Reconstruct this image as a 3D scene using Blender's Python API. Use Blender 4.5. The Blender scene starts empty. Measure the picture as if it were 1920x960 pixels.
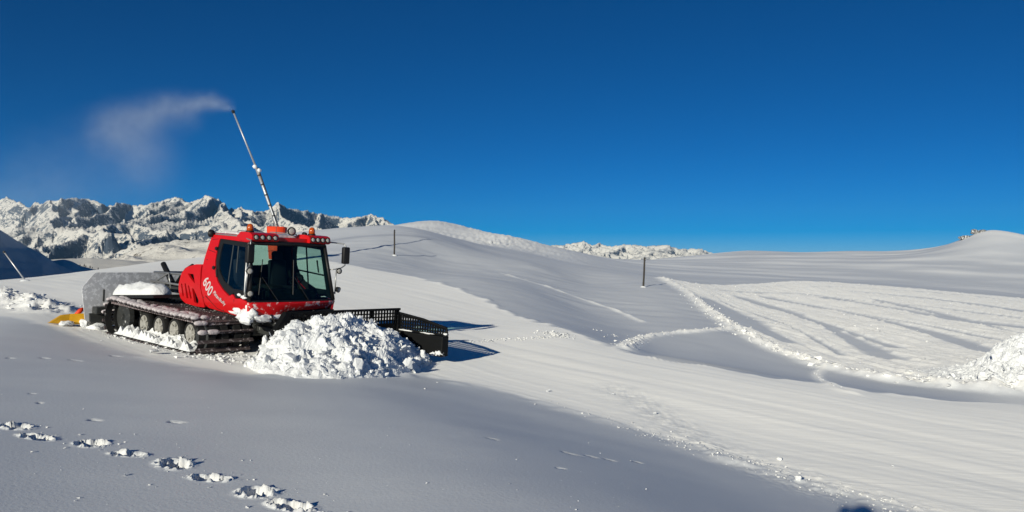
import bpy, bmesh, math, random
import numpy as np
from mathutils import Vector, Matrix
from mathutils.geometry import tessellate_polygon

# ---------------------------------------------------------------- camera, sky, sun, exposure
SC = bpy.context.scene
FPX, HOR = 1500.0, 470.0            # focal length and horizon row, in pixels of a 1920 x 960 frame
cam_data = bpy.data.cameras.new("camera")
cam = bpy.data.objects.new("camera", cam_data)
SC.collection.objects.link(cam)
cam.location = (0, 0, 0)
cam.rotation_euler = (math.radians(90), 0, 0)
cam_data.sensor_width = 36.0
cam_data.lens = 36.0 * FPX / 1920.0
cam_data.shift_y = -10.0 / 1920.0
cam_data.clip_start = 0.05
cam_data.clip_end = 60000.0
SC.camera = cam

SUN_AZ = math.atan2(666.0, 1500.0)            # light travels this far right of straight ahead
SUN_EL = math.atan2(515.0, math.hypot(1500.0, 666.0))
LDIR = Vector((math.sin(SUN_AZ) * math.cos(SUN_EL), math.cos(SUN_AZ) * math.cos(SUN_EL), -math.sin(SUN_EL)))

world = bpy.data.worlds.new("World")
SC.world = world
world.use_nodes = True
wn, wl = world.node_tree.nodes, world.node_tree.links
wn.clear()
sky = wn.new("ShaderNodeTexSky")
sky.sky_type = 'NISHITA'
sky.sun_disc = False
sky.sun_elevation = SUN_EL
sky.sun_rotation = SUN_AZ + math.pi            # the sun stands behind the camera, to the left
sky.altitude = 2400
sky.air_density = 0.6
sky.dust_density = 0.0
sky.ozone_density = 6.0
hs = wn.new("ShaderNodeHueSaturation")
hs.inputs['Saturation'].default_value = 1.4
hs.inputs['Value'].default_value = 0.9
bg = wn.new("ShaderNodeBackground")
bg.inputs['Strength'].default_value = 0.05
wo = wn.new("ShaderNodeOutputWorld")
wl.new(sky.outputs[0], hs.inputs['Color'])
wl.new(hs.outputs[0], bg.inputs['Color'])
wl.new(bg.outputs[0], wo.inputs['Surface'])

sun_data = bpy.data.lights.new("sun", 'SUN')
sun_data.energy = 3.4
sun_data.angle = math.radians(0.5)
sun_data.color = (1.0, 0.955, 0.81)
sun = bpy.data.objects.new("sun", sun_data)
SC.collection.objects.link(sun)
sun.rotation_euler = LDIR.to_track_quat('-Z', 'Y').to_euler()

vs = SC.view_settings
vs.view_transform = 'Standard'
vs.look = 'None'
vs.gamma = 1.0
vs.use_curve_mapping = False
vs.exposure = 0.35
SC.cycles.volume_step_rate = 1.0
SC.cycles.volume_bounces = 1
SC.cycles.transparent_max_bounces = 16

RNG = random.Random(7)
NR = np.random.RandomState(11)
COL = SC.collection

# ---------------------------------------------------------------- helpers: objects
def link(o):
    COL.objects.link(o)
    return o

def mesh_obj(name, verts, faces, mat=None, parent=None, smooth=False, mats=None, fmat=None):
    me = bpy.data.meshes.new(name)
    me.from_pydata([tuple(v) for v in verts], [], [tuple(f) for f in faces])
    for m in (mats or ([mat] if mat else [])):
        me.materials.append(m)
    if fmat is not None:
        me.polygons.foreach_set('material_index', fmat)
    if smooth:
        me.polygons.foreach_set('use_smooth', [True] * len(me.polygons))
    me.update()
    o = link(bpy.data.objects.new(name, me))
    o.parent = parent
    return o

def bm_obj(name, bm, mat=None, parent=None, smooth=False, mats=None):
    bmesh.ops.recalc_face_normals(bm, faces=bm.faces[:])
    me = bpy.data.meshes.new(name)
    bm.to_mesh(me)
    bm.free()
    for m in (mats or ([mat] if mat else [])):
        me.materials.append(m)
    if smooth:
        me.polygons.foreach_set('use_smooth', [True] * len(me.polygons))
    o = link(bpy.data.objects.new(name, me))
    o.parent = parent
    return o

def tag(o, label=None, cat=None, group=None, kind=None):
    if label: o['label'] = label
    if cat: o['category'] = cat
    if group: o['group'] = group
    if kind: o['kind'] = kind
    return o

def empty(name, loc=(0, 0, 0)):
    o = link(bpy.data.objects.new(name, None))
    o.location = loc
    o.empty_display_size = 0.3
    return o

def grid_obj(name, P, mat, smooth=True, attrs=None, parent=None):
    """P: (rows, cols, 3) numpy array"""
    nr, nc = P.shape[:2]
    me = bpy.data.meshes.new(name)
    me.vertices.add(nr * nc)
    me.vertices.foreach_set('co', P.reshape(-1).astype(np.float32))
    idx = np.arange(nr * nc).reshape(nr, nc)
    q = np.stack([idx[:-1, :-1], idx[:-1, 1:], idx[1:, 1:], idx[1:, :-1]], -1).reshape(-1, 4)
    n = len(q)
    me.loops.add(n * 4)
    me.loops.foreach_set('vertex_index', q.reshape(-1).astype(np.int32))
    me.polygons.add(n)
    me.polygons.foreach_set('loop_start', np.arange(0, n * 4, 4, dtype=np.int32))
    me.polygons.foreach_set('use_smooth', np.full(n, smooth))
    me.materials.append(mat)
    for k, v in (attrs or {}).items():
        a = me.attributes.new(k, 'FLOAT', 'POINT')
        a.data.foreach_set('value', v.reshape(-1).astype(np.float32))
    me.update(calc_edges=True)
    me.validate()
    o = link(bpy.data.objects.new(name, me))
    o.parent = parent
    return o

# shapes added to a bmesh -----------------------------------------------------
def box(bm, c, s, rot=None, bev=0.0):
    m = Matrix.Translation(c)
    if rot is not None:
        m = m @ rot.to_4x4()
    m = m @ Matrix.Diagonal((s[0], s[1], s[2], 1))
    g = bmesh.ops.create_cube(bm, size=1.0, matrix=m)
    if bev:
        es = list({e for v in g['verts'] for e in v.link_edges})
        bmesh.ops.bevel(bm, geom=es, offset=bev, segments=2, affect='EDGES', profile=0.6)

def frame_of(d):
    d = d.normalized()
    up = Vector((0, 0, 1)) if abs(d.z) < 0.93 else Vector((1, 0, 0))
    a = d.cross(up).normalized()
    return a, d.cross(a).normalized()

def tube(bm, pts, r, n=8, cap=True):
    pts = [Vector(p) for p in pts]
    rs = r if isinstance(r, (list, tuple)) else [r] * len(pts)
    rings = []
    for i, p in enumerate(pts):
        d = (pts[min(i + 1, len(pts) - 1)] - pts[max(i - 1, 0)])
        a, b = frame_of(d)
        rings.append([bm.verts.new(p + rs[i] * (math.cos(t) * a + math.sin(t) * b))
                      for t in [2 * math.pi * k / n for k in range(n)]])
    for i in range(len(rings) - 1):
        for k in range(n):
            bm.faces.new((rings[i][k], rings[i][(k + 1) % n], rings[i + 1][(k + 1) % n], rings[i + 1][k]))
    if cap:
        bm.faces.new(rings[0][::-1])
        bm.faces.new(rings[-1])

def lathe(bm, c, axis, prof, n=20):
    """prof: list of (distance along axis, radius)"""
    c, axis = Vector(c), Vector(axis).normalized()
    a, b = frame_of(axis)
    rings = []
    for h, r in prof:
        rings.append([bm.verts.new(c + axis * h + max(r, 1e-4) * (math.cos(t) * a + math.sin(t) * b))
                      for t in [2 * math.pi * k / n for k in range(n)]])
    for i in range(len(rings) - 1):
        for k in range(n):
            bm.faces.new((rings[i][k], rings[i][(k + 1) % n], rings[i + 1][(k + 1) % n], rings[i + 1][k]))
    bm.faces.new(rings[0][::-1])
    bm.faces.new(rings[-1])

def plate(bm, loops, fn, th):
    """2-D polygon (first loop) with holes (other loops); fn(u, v, t) -> 3-D, t = 0 front, th = back"""
    flat = [p for l in loops for p in l]
    tris = tessellate_polygon([[Vector((p[0], p[1], 0)) for p in l] for l in loops])
    f = [bm.verts.new(fn(p[0], p[1], 0.0)) for p in flat]
    b = [bm.verts.new(fn(p[0], p[1], th)) for p in flat]
    for t in tris:
        try:
            bm.faces.new([f[i] for i in t])
            bm.faces.new([b[i] for i in reversed(t)])
        except ValueError:
            pass
    o = 0
    for l in loops:
        n = len(l)
        for i in range(n):
            j = (i + 1) % n
            bm.faces.new((f[o + i], f[o + j], b[o + j], b[o + i]))
        o += n

def rounded(poly, r=0.05, n=3):
    out = []
    m = len(poly)
    for i in range(m):
        p0, p, p1 = [Vector((q[0], q[1])) for q in (poly[i - 1], poly[i], poly[(i + 1) % m])]
        a, b = p0 - p, p1 - p
        ra = min(r, a.length * 0.45)
        rb = min(r, b.length * 0.45)
        A, B = p + a.normalized() * ra, p + b.normalized() * rb
        for k in range(n + 1):
            t = k / n
            q = A * (1 - t) ** 2 + p * 2 * t * (1 - t) + B * t * t
            out.append((q.x, q.y))
    return out

# ---------------------------------------------------------------- helpers: noise
def _hash(ix, iy, seed):
    h = (ix.astype(np.int64) * 374761393 + iy.astype(np.int64) * 668265263 + seed * 1442695041) & 0xFFFFFFFF
    h = ((h ^ (h >> 13)) * 1274126177) & 0xFFFFFFFF
    h = (h ^ (h >> 16)) & 0xFFFFFFFF
    return h

def perlin(x, y, seed=0):
    x0, y0 = np.floor(x), np.floor(y)
    fx, fy = x - x0, y - y0
    u = fx * fx * fx * (fx * (fx * 6 - 15) + 10)
    v = fy * fy * fy * (fy * (fy * 6 - 15) + 10)
    def g(dx, dy):
        a = _hash(x0 + dx, y0 + dy, seed) * (2 * np.pi / 4294967296.0)
        return np.cos(a) * (fx - dx) + np.sin(a) * (fy - dy)
    a = g(0, 0) * (1 - u) + g(1, 0) * u
    b = g(0, 1) * (1 - u) + g(1, 1) * u
    return 1.5 * (a * (1 - v) + b * v)

def fbm(x, y, oct=4, seed=0, gain=0.5, lac=2.0):
    s, a = 0.0, 1.0
    for i in range(oct):
        s = s + a * perlin(x, y, seed + i * 17)
        x, y, a = x * lac + 3.1, y * lac + 1.7, a * gain
    return s

def ridged(x, y, oct=6, seed=0, gain=0.5, lac=2.05):
    s, a, w = 0.0, 1.0, 1.0
    for i in range(oct):
        n = 1 - np.abs(perlin(x, y, seed + i * 31))
        n = n * n * w
        s = s + a * n
        w = np.clip(n * 1.8, 0, 1)
        x, y, a = x * lac + 5.3, y * lac + 2.9, a * gain
    return s

def sstep(a, b, x):
    t = np.clip((x - a) / (b - a), 0, 1)
    return t * t * (3 - 2 * t)

# ---------------------------------------------------------------- materials
MATS = {}
def nmat(name):
    m = bpy.data.materials.new(name)
    m.use_nodes = True
    nt = m.node_tree
    b = nt.nodes['Principled BSDF']
    MATS[name] = m
    return m, nt, b

def N(nt, typ, **kw):
    n = nt.nodes.new(typ)
    for k, v in kw.items():
        if k.startswith('_'):
            setattr(n, k[1:], v)
        else:
            n.inputs[k.replace('__', ' ')].default_value = v
    return n

def mixc(nt, fac, a, b):
    n = nt.nodes.new('ShaderNodeMix')
    n.data_type = 'RGBA'
    for sock, val in ((n.inputs[0], fac), (n.inputs[6], a), (n.inputs[7], b)):
        if hasattr(val, 'is_linked'):
            nt.links.new(val, sock)
        else:
            sock.default_value = val
    return n.outputs[2]

def mth(nt, op, a, b=None, c=None, clamp=False):
    n = nt.nodes.new('ShaderNodeMath')
    n.operation = op
    n.use_clamp = clamp
    for i, v in enumerate((a, b, c)):
        if v is None: continue
        if hasattr(v, 'is_linked'): nt.links.new(v, n.inputs[i])
        else: n.inputs[i].default_value = v
    return n.outputs[0]

def noise(nt, vec, scale, detail=4.0, rough=0.55):
    n = N(nt, 'ShaderNodeTexNoise', Scale=scale, Detail=detail, Roughness=rough)
    if vec is not None: nt.links.new(vec, n.inputs['Vector'])
    return n.outputs['Fac']

def ramp(nt, fac, a, b):
    n = N(nt, 'ShaderNodeMapRange')
    n.inputs['From Min'].default_value = a
    n.inputs['From Max'].default_value = b
    nt.links.new(fac, n.inputs['Value'])
    return n.outputs['Result']

def bump(nt, height, strength, dist, normal=None):
    n = N(nt, 'ShaderNodeBump', Strength=strength, Distance=dist)
    nt.links.new(height, n.inputs['Height'])
    if normal is not None: nt.links.new(normal, n.inputs['Normal'])
    return n.outputs['Normal']

def plain(name, col, rough=0.5, metal=0.0, spec=0.5, coat=0.0, var=0.12, scale=6.0, bmp=0.0, dust=None):
    m, nt, b = nmat(name)
    tc = N(nt, 'ShaderNodeTexCoord')
    f = noise(nt, tc.outputs['Object'], scale, 5)
    c = mixc(nt, f, tuple(x * (1 - var) for x in col) + (1,), tuple(min(1, x * (1 + var)) for x in col) + (1,))
    if dust:
        d = ramp(nt, noise(nt, tc.outputs['Object'], dust[0], 6, 0.65), dust[1], dust[1] + dust[2])
        c = mixc(nt, d, c, dust[3] + (1,))
    nt.links.new(c, b.inputs['Base Color'])
    b.inputs['Roughness'].default_value = rough
    b.inputs['Metallic'].default_value = metal
    b.inputs['Specular IOR Level'].default_value = spec
    b.inputs['Coat Weight'].default_value = coat
    b.inputs['Coat Roughness'].default_value = 0.1
    if bmp:
        nt.links.new(bump(nt, f, 0.6, bmp), b.inputs['Normal'])
    return m

SNOW_WHITE = (0.90, 0.89, 0.86, 1)
SNOW_CRUST = (0.78, 0.80, 0.82, 1)  # greyer crust; also carries some of the slope shading

def snow_ground_mat():
    m, nt, b = nmat('snow_ground')
    geo = N(nt, 'ShaderNodeNewGeometry')
    pos = geo.outputs['Position']
    at = N(nt, 'ShaderNodeAttribute', _attribute_name='groom').outputs['Fac']
    ro = N(nt, 'ShaderNodeAttribute', _attribute_name='churn').outputs['Fac']
    n1 = noise(nt, pos, 0.35, 5)
    n2 = noise(nt, pos, 3.0, 6, 0.6)
    fac = mth(nt, 'ADD', at, mth(nt, 'MULTIPLY', mth(nt, 'SUBTRACT', n2, 0.5), 0.25), clamp=True)
    c = mixc(nt, fac, SNOW_CRUST, SNOW_WHITE)
    c = mixc(nt, mth(nt, 'MULTIPLY', ramp(nt, n1, 0.35, 0.7), 0.10), c, (0.80, 0.82, 0.84, 1))
    nt.links.new(c, b.inputs['Base Color'])
    b.inputs['Roughness'].default_value = 0.55
    dr = N(nt, 'ShaderNodeMapRange')                      # worked snow is coarse, wind crust is smooth
    dr.inputs['To Min'].default_value = 0.07
    dr.inputs['To Max'].default_value = 0.38
    nt.links.new(fac, dr.inputs['Value'])
    nt.links.new(dr.outputs[0], b.inputs['Diffuse Roughness'])
    b.inputs['Specular IOR Level'].default_value = 0.25
    # fine relief: grain everywhere, long drag lines on the groomed run, lumps where the snow is churned
    mp = N(nt, 'ShaderNodeMapping')
    mp.inputs['Rotation'].default_value = (0, 0, math.radians(47))
    mp.inputs['Scale'].default_value = (0.12, 4.5, 1)
    nt.links.new(pos, mp.inputs['Vector'])
    streak = noise(nt, mp.outputs['Vector'], 1.6, 4, 0.6)
    grain = noise(nt, pos, 28, 3, 0.6)
    lump = noise(nt, pos, 2.6, 6, 0.65)
    wind = N(nt, 'ShaderNodeMapping')
    wind.inputs['Rotation'].default_value = (0, 0, math.radians(-12))
    wind.inputs['Scale'].default_value = (0.25, 0.9, 1)
    nt.links.new(pos, wind.inputs['Vector'])
    sastrugi = noise(nt, wind.outputs['Vector'], 1.1, 4, 0.5)
    h = mth(nt, 'MULTIPLY', grain, 0.003)
    h = mth(nt, 'ADD', h, mth(nt, 'MULTIPLY', mth(nt, 'MULTIPLY', streak, at), 0.014))
    h = mth(nt, 'ADD', h, mth(nt, 'MULTIPLY', mth(nt, 'MULTIPLY', lump, ro), 0.07))
    h = mth(nt, 'ADD', h, mth(nt, 'MULTIPLY', sastrugi, 0.004))
    nt.links.new(bump(nt, h, 1.0, 1.0), b.inputs['Normal'])
    return m

def snow_lump_mat(name='packed_snow', col=(0.86, 0.87, 0.87), scale=9.0, amp=0.03, sss=0.0):
    m, nt, b = nmat(name)
    geo = N(nt, 'ShaderNodeNewGeometry')
    pos = geo.outputs['Position']
    f = noise(nt, pos, scale, 6, 0.65)
    c = mixc(nt, f, tuple(x * 0.93 for x in col) + (1,), col + (1,))
    nt.links.new(c, b.inputs['Base Color'])
    b.inputs['Roughness'].default_value = 0.6
    b.inputs['Diffuse Roughness'].default_value = 0.12
    b.inputs['Specular IOR Level'].default_value = 0.25
    nt.links.new(bump(nt, f, 1.0, amp), b.inputs['Normal'])
    return m

def mountain_mat(name, rock=(0.13, 0.115, 0.10), steep=0.74, wid=0.14, nscale=0.02, low=None, snow=(0.74, 0.71, 0.65), amp=14.0):
    m, nt, b = nmat(name)
    geo = N(nt, 'ShaderNodeNewGeometry')
    pos = geo.outputs['Position']
    sep = N(nt, 'ShaderNodeSeparateXYZ')
    nt.links.new(geo.outputs['Normal'], sep.inputs[0])
    n1 = noise(nt, pos, nscale, 8, 0.7)
    n2 = noise(nt, pos, nscale * 5, 6, 0.75)
    s = mth(nt, 'ADD', sep.outputs['Z'], mth(nt, 'MULTIPLY', mth(nt, 'SUBTRACT', n1, 0.5), 0.9))
    s = mth(nt, 'ADD', s, mth(nt, 'MULTIPLY', mth(nt, 'SUBTRACT', n2, 0.5), 1.3))
    if low:
        sp = N(nt, 'ShaderNodeSeparateXYZ')
        nt.links.new(pos, sp.inputs[0])
        t = ramp(nt, sp.outputs['Z'], low[0], low[1])       # 1 at the valley, 0 high up
        s = mth(nt, 'SUBTRACT', s, mth(nt, 'MULTIPLY', t, low[2]))
    f = ramp(nt, s, steep - wid / 2, steep + wid / 2)
    rc = mixc(nt, n2, tuple(x * 0.6 for x in rock) + (1,), tuple(x * 1.5 for x in rock) + (1,))
    c = mixc(nt, f, rc, snow + (1,))
    nt.links.new(c, b.inputs['Base Color'])
    b.inputs['Roughness'].default_value = 0.85
    b.inputs['Diffuse Roughness'].default_value = 0.12
    b.inputs['Specular IOR Level'].default_value = 0.1
    nt.links.new(bump(nt, mth(nt, 'ADD', n1, mth(nt, 'MULTIPLY', n2, 0.4)), 0.9, amp), b.inputs['Normal'])
    return m

def glass_mat(name, tint, gloss=0.35):
    m = bpy.data.materials.new(name)
    m.use_nodes = True
    nt = m.node_tree
    nt.nodes.clear()
    out = N(nt, 'ShaderNodeOutputMaterial')
    tr = N(nt, 'ShaderNodeBsdfTransparent', Color=tint + (1,))
    gl = N(nt, 'ShaderNodeBsdfGlossy', Roughness=0.03)
    lw = N(nt, 'ShaderNodeLayerWeight', Blend=0.5)
    fr = mth(nt, 'ADD', mth(nt, 'MULTIPLY', mth(nt, 'POWER', lw.outputs['Facing'], 5.0), 0.8), 0.03)
    mx = N(nt, 'ShaderNodeMixShader')
    nt.links.new(fr, mx.inputs[0])
    nt.links.new(tr.outputs[0], mx.inputs[1])
    nt.links.new(gl.outputs[0], mx.inputs[2])
    nt.links.new(mx.outputs[0], out.inputs['Surface'])
    return m

M_GROUND = snow_ground_mat()
M_SNOW = snow_lump_mat()
M_CRUMB = snow_lump_mat('snow_crumb', (0.84, 0.84, 0.83), 20, 0.02)
M_RED = plain('red_paint', (0.60, 0.006, 0.008), 0.38, spec=0.4, coat=0.25, var=0.14, scale=3, dust=(22, 0.69, 0.05, (0.55, 0.42, 0.41)))
M_REDSNOW = plain('red_paint_snowy', (0.62, 0.006, 0.008), 0.4, spec=0.4, coat=0.2, var=0.05, dust=(7, 0.56, 0.10, (0.75, 0.72, 0.70)))
M_DKRED = plain('dark_red_plastic', (0.16, 0.006, 0.012), 0.45, var=0.1)
M_BLACK = plain('black_plastic', (0.012, 0.012, 0.013), 0.5, spec=0.3, var=0.3)
M_RUBBER = plain('black_rubber', (0.018, 0.018, 0.018), 0.75, spec=0.2, var=0.3, dust=(5, 0.62, 0.08, (0.5, 0.5, 0.5)))
M_STEEL = plain('dark_steel', (0.045, 0.047, 0.045), 0.5, metal=0.2, var=0.3, dust=(7, 0.6, 0.08, (0.6, 0.6, 0.58)))
M_BLADE = plain('blade_steel', (0.006, 0.0065, 0.007), 0.6, spec=0.15, var=0.3, dust=(4, 0.70, 0.06, (0.5, 0.52, 0.54)))
M_CHROME = plain('bare_tube', (0.42, 0.42, 0.41), 0.35, metal=0.6, var=0.1)
M_CLEAT = plain('cleat_alloy', (0.085, 0.065, 0.066), 0.55, metal=0.1, var=0.25, scale=9, dust=(11, 0.55, 0.12, (0.62, 0.56, 0.57)))
M_CAPSNOW = snow_lump_mat('cleat_snow', (0.60, 0.55, 0.555), 18, 0.02)
M_WHEEL = plain('snowy_wheel', (0.34, 0.33, 0.30), 0.6, var=0.45, scale=10, bmp=0.02, dust=(8, 0.6, 0.1, (0.12, 0.12, 0.11)))
M_FLAP = plain('frosted_flap', (0.56, 0.56, 0.57), 0.45, spec=0.4, var=0.12, scale=2, dust=(7.0, 0.50, 0.10, (0.82, 0.82, 0.83)))
M_YELLOW = plain('yellow_plastic', (0.72, 0.38, 0.01), 0.45, var=0.12)
M_ORANGE = plain('orange_red_mat', (0.80, 0.055, 0.012), 0.6, var=0.08)
M_LETTER = plain('light_grey_vinyl', (0.62, 0.55, 0.54), 0.5, var=0.08)
M_LENS = plain('lamp_lens', (0.42, 0.40, 0.36), 0.15, spec=0.6, var=0.35, scale=30)
M_SEAT = plain('seat_fabric', (0.012, 0.016, 0.022), 0.9, spec=0.1, var=0.3)
M_INT = plain('cab_interior', (0.006, 0.008, 0.009), 0.85, spec=0.1, var=0.3)
M_WOOD = plain('weathered_wood', (0.045, 0.038, 0.032), 0.85, var=0.35, scale=4)
M_ALU = plain('lance_aluminium', (0.45, 0.46, 0.47), 0.4, metal=0.5, var=0.15)
M_ROCK = plain('bare_rock', (0.09, 0.088, 0.085), 0.9, var=0.5, scale=2, bmp=0.15, dust=(3, 0.50, 0.08, (0.78, 0.78, 0.77)))
M_TREE = plain('fir_needles', (0.03, 0.045, 0.035), 0.9, var=0.4)
M_CLOTH = plain('dark_jacket', (0.04, 0.05, 0.09), 0.8, var=0.2)
M_GLASS = glass_mat('cab_glass', (0.46, 0.68, 0.59))
M_SIDEGLASS = glass_mat('side_glass', (0.88, 0.95, 0.93))

def amber():
    m, nt, b = nmat('amber_lens')
    b.inputs['Base Color'].default_value = (0.75, 0.12, 0.01, 1)
    b.inputs['Roughness'].default_value = 0.15
    b.inputs['Transmission Weight'].default_value = 0.35
    b.inputs['Coat Weight'].default_value = 0.5
    tc = N(nt, 'ShaderNodeTexCoord')
    nt.links.new(mixc(nt, noise(nt, tc.outputs['Object'], 25, 2), (0.55, 0.05, 0.006, 1), (0.9, 0.2, 0.02, 1)), b.inputs['Base Color'])
    return m
M_AMBER = amber()

# ---------------------------------------------------------------- terrain
def P(px, py, y):
    """point seen at pixel (px, py) of the 1920 x 960 photograph, y metres ahead"""
    return Vector(((px - 960) / FPX * y, y, (HOR - py) / FPX * y))

CTRL = []
def cp(px, py, y): CTRL.append(tuple(P(px, py, y)))
def planeA(x, y):
    return -1.70 - 0.06 * x - 0.062 * y - 0.008 * max(x, 0) ** 2
# ground round the camera and the untouched slope in front of it
for x, y in [(-6, -1.5), (-2, -1.5), (2, -1.5), (6, -1.5), (0, 0), (-5, 3), (0, 3), (4, 3), (-4, 6), (-1.5, 6), (1, 6), (-9, 6), (9, 2),
             (-7, 10), (-3.5, 10), (-0.5, 10), (-11, 12), (-5, 13.5), (-2.3, 13.5), (-16, 14)]:
    CTRL.append((x, y, planeA(x, y)))
# where the vehicle stands
def vehplane(x, y): return -2.419 - 0.0477 * (x + 7.8) + 0.0063 * (y - 21.764)
for x, y in [(-11.3, 22.0), (-7.34, 18.6), (-4.6, 21.8), (-8.57, 25.2), (-5.0, 18.0), (-12.5, 24.5), (-8, 21.8), (-3.0, 20.5)]:
    CTRL.append((x, y, vehplane(x, y)))
for a in [
    # crest at the left and the ground behind the vehicle
    (0, 620, 20), (0, 572, 28), (100, 545, 34), (0, 525, 46), (165, 508, 51), (290, 491, 60), (60, 590, 24),
    (-300, 540, 40), (-300, 600, 24), (-700, 560, 34), (400, 478, 74), (515, 492, 58), (400, 520, 44), (250, 540, 34), (560, 505, 50), (640, 497, 54),
    # drop behind the crest
    (0, 585, 75), (165, 560, 82), (290, 535, 95), (-400, 600, 80), (0, 660, 140), (200, 630, 150), (330, 580, 150), (0, 640, 420), (300, 620, 420), (-600, 640, 300),
    # foot of the groomed run
    (800, 700, 18.7), (950, 735, 17.2), (1080, 770, 15.6), (1240, 820, 13.8), (1400, 870, 12.3), (1550, 915, 10.9), (1700, 960, 9.8), (1900, 1040, 8.2),
    # the run itself and its crest
    (910, 601, 32.5), (935, 662, 23.2), (840, 640, 23.8), (1250, 780, 16.0), (1600, 860, 13.0), (1800, 830, 14.6),
    (780, 522, 50), (900, 560, 41), (1050, 615, 30), (1180, 665, 24.5), (1330, 690, 22.8), (1550, 725, 21), (1920, 762, 20.5), (2400, 800, 20), (2300, 1000, 9.5),
    # hollow beyond it and the grey slope up to the domes
    (1230, 662, 31), (1300, 640, 38), (1450, 700, 31), (1700, 738, 29), (1920, 770, 29), (2300, 790, 30), (1350, 622, 43), (1200, 620, 42),
    (1000, 548, 50), (1100, 580, 50), (900, 525, 51), (1207, 537, 69), (1100, 530, 74), (1000, 498, 77), (800, 500, 66), (1180, 600, 47), (1130, 505, 95),
    (739, 478, 68.5), (818, 478, 75.6), (725, 459, 74), (800, 447, 84), (640, 462, 72), (900, 470, 98), (650, 437, 98), (720, 431, 98), (790, 437, 96), (560, 452, 93), (480, 460, 93),
    (680, 424, 116), (740, 422, 116), (620, 428, 114), (560, 435, 114), (800, 433, 118), (450, 458, 112),
    (680, 445, 150), (560, 455, 150), (450, 480, 145), (760, 440, 148),
    # farther dome and its long right shoulder
    (790, 415, 205), (835, 417, 205), (870, 431, 198), (920, 440, 190), (970, 447, 185), (1020, 459, 185), (1075, 471, 195), (860, 453, 140), (960, 466, 135), (740, 422, 210), (680, 432, 215),
    (790, 445, 300), (900, 470, 300), (1000, 485, 300), (650, 470, 300), (1120, 482, 240), (1060, 489, 140),
    # windrow and churned run
    (1240, 520, 88), (1300, 555, 65), (1390, 620, 46), (1440, 650, 41), (1560, 692, 36), (1680, 712, 34), (1800, 722, 33), (1920, 726, 33), (2300, 740, 33),
    (1300, 532, 97), (1500, 527, 104), (1700, 540, 100), (1920, 560, 95), (2300, 590, 90), (1400, 580, 66), (1600, 600, 61), (1800, 620, 56), (1700, 660, 45), (2300, 660, 50),
    # slope beyond, its crest and the knoll at the right
    (1500, 524, 150), (1750, 540, 140), (1920, 555, 135), (1300, 514, 150), (2300, 590, 140), (1500, 498, 220), (1750, 505, 210), (1920, 510, 210), (1300, 490, 240), (1180, 492, 200),
    (1335, 477, 330), (1400, 470, 350), (1500, 473, 350), (1590, 470, 350), (1680, 473, 330), (1745, 469, 310), (1790, 455, 305), (1850, 433, 300), (1895, 437, 300), (1940, 447, 300), (2100, 470, 300), (2400, 480, 300),
    (1250, 486, 300), (1850, 478, 250), (1920, 482, 250),
    (1400, 478, 430), (1600, 480, 430), (1850, 470, 430), (2200, 490, 430), (1200, 492, 430), (1000, 500, 430), (600, 500, 430),
]:
    cp(*a)
CTRL = np.array(CTRL)
Y0 = 3.0
def warp(x, y):
    return np.stack([x / (y + Y0) * 2.2, np.log(y + Y0)], -1)
_cw = warp(CTRL[:, 0], CTRL[:, 1])
_cv = CTRL[:, 2] / (CTRL[:, 1] + Y0)
def _k(d2): return 0.5 * d2 * np.log(d2 + 1e-12)
def _fit():
    n = len(_cw)
    d2 = ((_cw[:, None] - _cw[None]) ** 2).sum(-1)
    A = np.zeros((n + 3, n + 3))
    A[:n, :n] = _k(d2) + 2e-4 * np.eye(n)
    A[:n, n] = 1
    A[:n, n + 1:] = _cw
    A[n:, :n] = A[:n, n:].T
    return np.linalg.solve(A, np.concatenate([_cv, np.zeros(3)]))
_w = _fit()
def base_z(x, y):
    x, y = np.asarray(x, float), np.asarray(y, float)
    shp = x.shape
    q = warp(x.ravel(), y.ravel())
    out = np.empty(len(q))
    n = len(_cw)
    for i in range(0, len(q), 40000):
        s = q[i:i + 40000]
        d2 = (s[:, :1] - _cw[:, 0]) ** 2 + (s[:, 1:] - _cw[:, 1]) ** 2
        out[i:i + 40000] = _k(d2) @ _w[:n] + _w[n] + s @ _w[n + 1:]
    return (out * (y.ravel() + Y0)).reshape(shp)

def hit(px, py, y0=3.5, y1=420.0, nth=1):
    """first place where the sight line through a pixel meets the base terrain"""
    ys = np.exp(np.linspace(math.log(y0), math.log(y1), 900))
    zs = base_z((px - 960) / FPX * ys, ys)
    zr = (HOR - py) / FPX * ys
    k = np.nonzero((zr[:-1] > zs[:-1]) & (zr[1:] <= zs[1:]))[0]
    if len(k) == 0:
        k = [int(np.argmin(np.abs(zr - zs)[20:]) + 20)]
    i = k[0]
    return ((px - 960) / FPX * ys[i], ys[i])

def hits(pts): return [hit(*p) for p in pts]

def pline_dist(x, y, pl):
    """distance to a polyline, arc length at the nearest point, and side"""
    best = np.full(x.shape, 1e9); arc = np.zeros(x.shape)
    s = 0.0
    for (ax, ay), (bx, by) in zip(pl[:-1], pl[1:]):
        dx, dy = bx - ax, by - ay
        L = math.hypot(dx, dy) + 1e-9
        t = np.clip(((x - ax) * dx + (y - ay) * dy) / L ** 2, 0, 1)
        d = np.hypot(x - ax - t * dx, y - ay - t * dy)
        m = d < best
        best = np.where(m, d, best)
        arc = np.where(m, s + t * L, arc)
        s += L
    return best, arc

def poly_sd(x, y, pg):
    """signed distance to a polygon, positive inside"""
    d, _ = pline_dist(x, y, list(pg) + [pg[0]])
    ins = np.zeros(x.shape, bool)
    n = len(pg)
    for i in range(n):
        ax, ay = pg[i]; bx, by = pg[(i + 1) % n]
        c = ((ay > y) != (by > y)) & (x < (bx - ax) * (y - ay) / (by - ay + 1e-12) + ax)
        ins ^= c
    return np.where(ins, d, -d)

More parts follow.
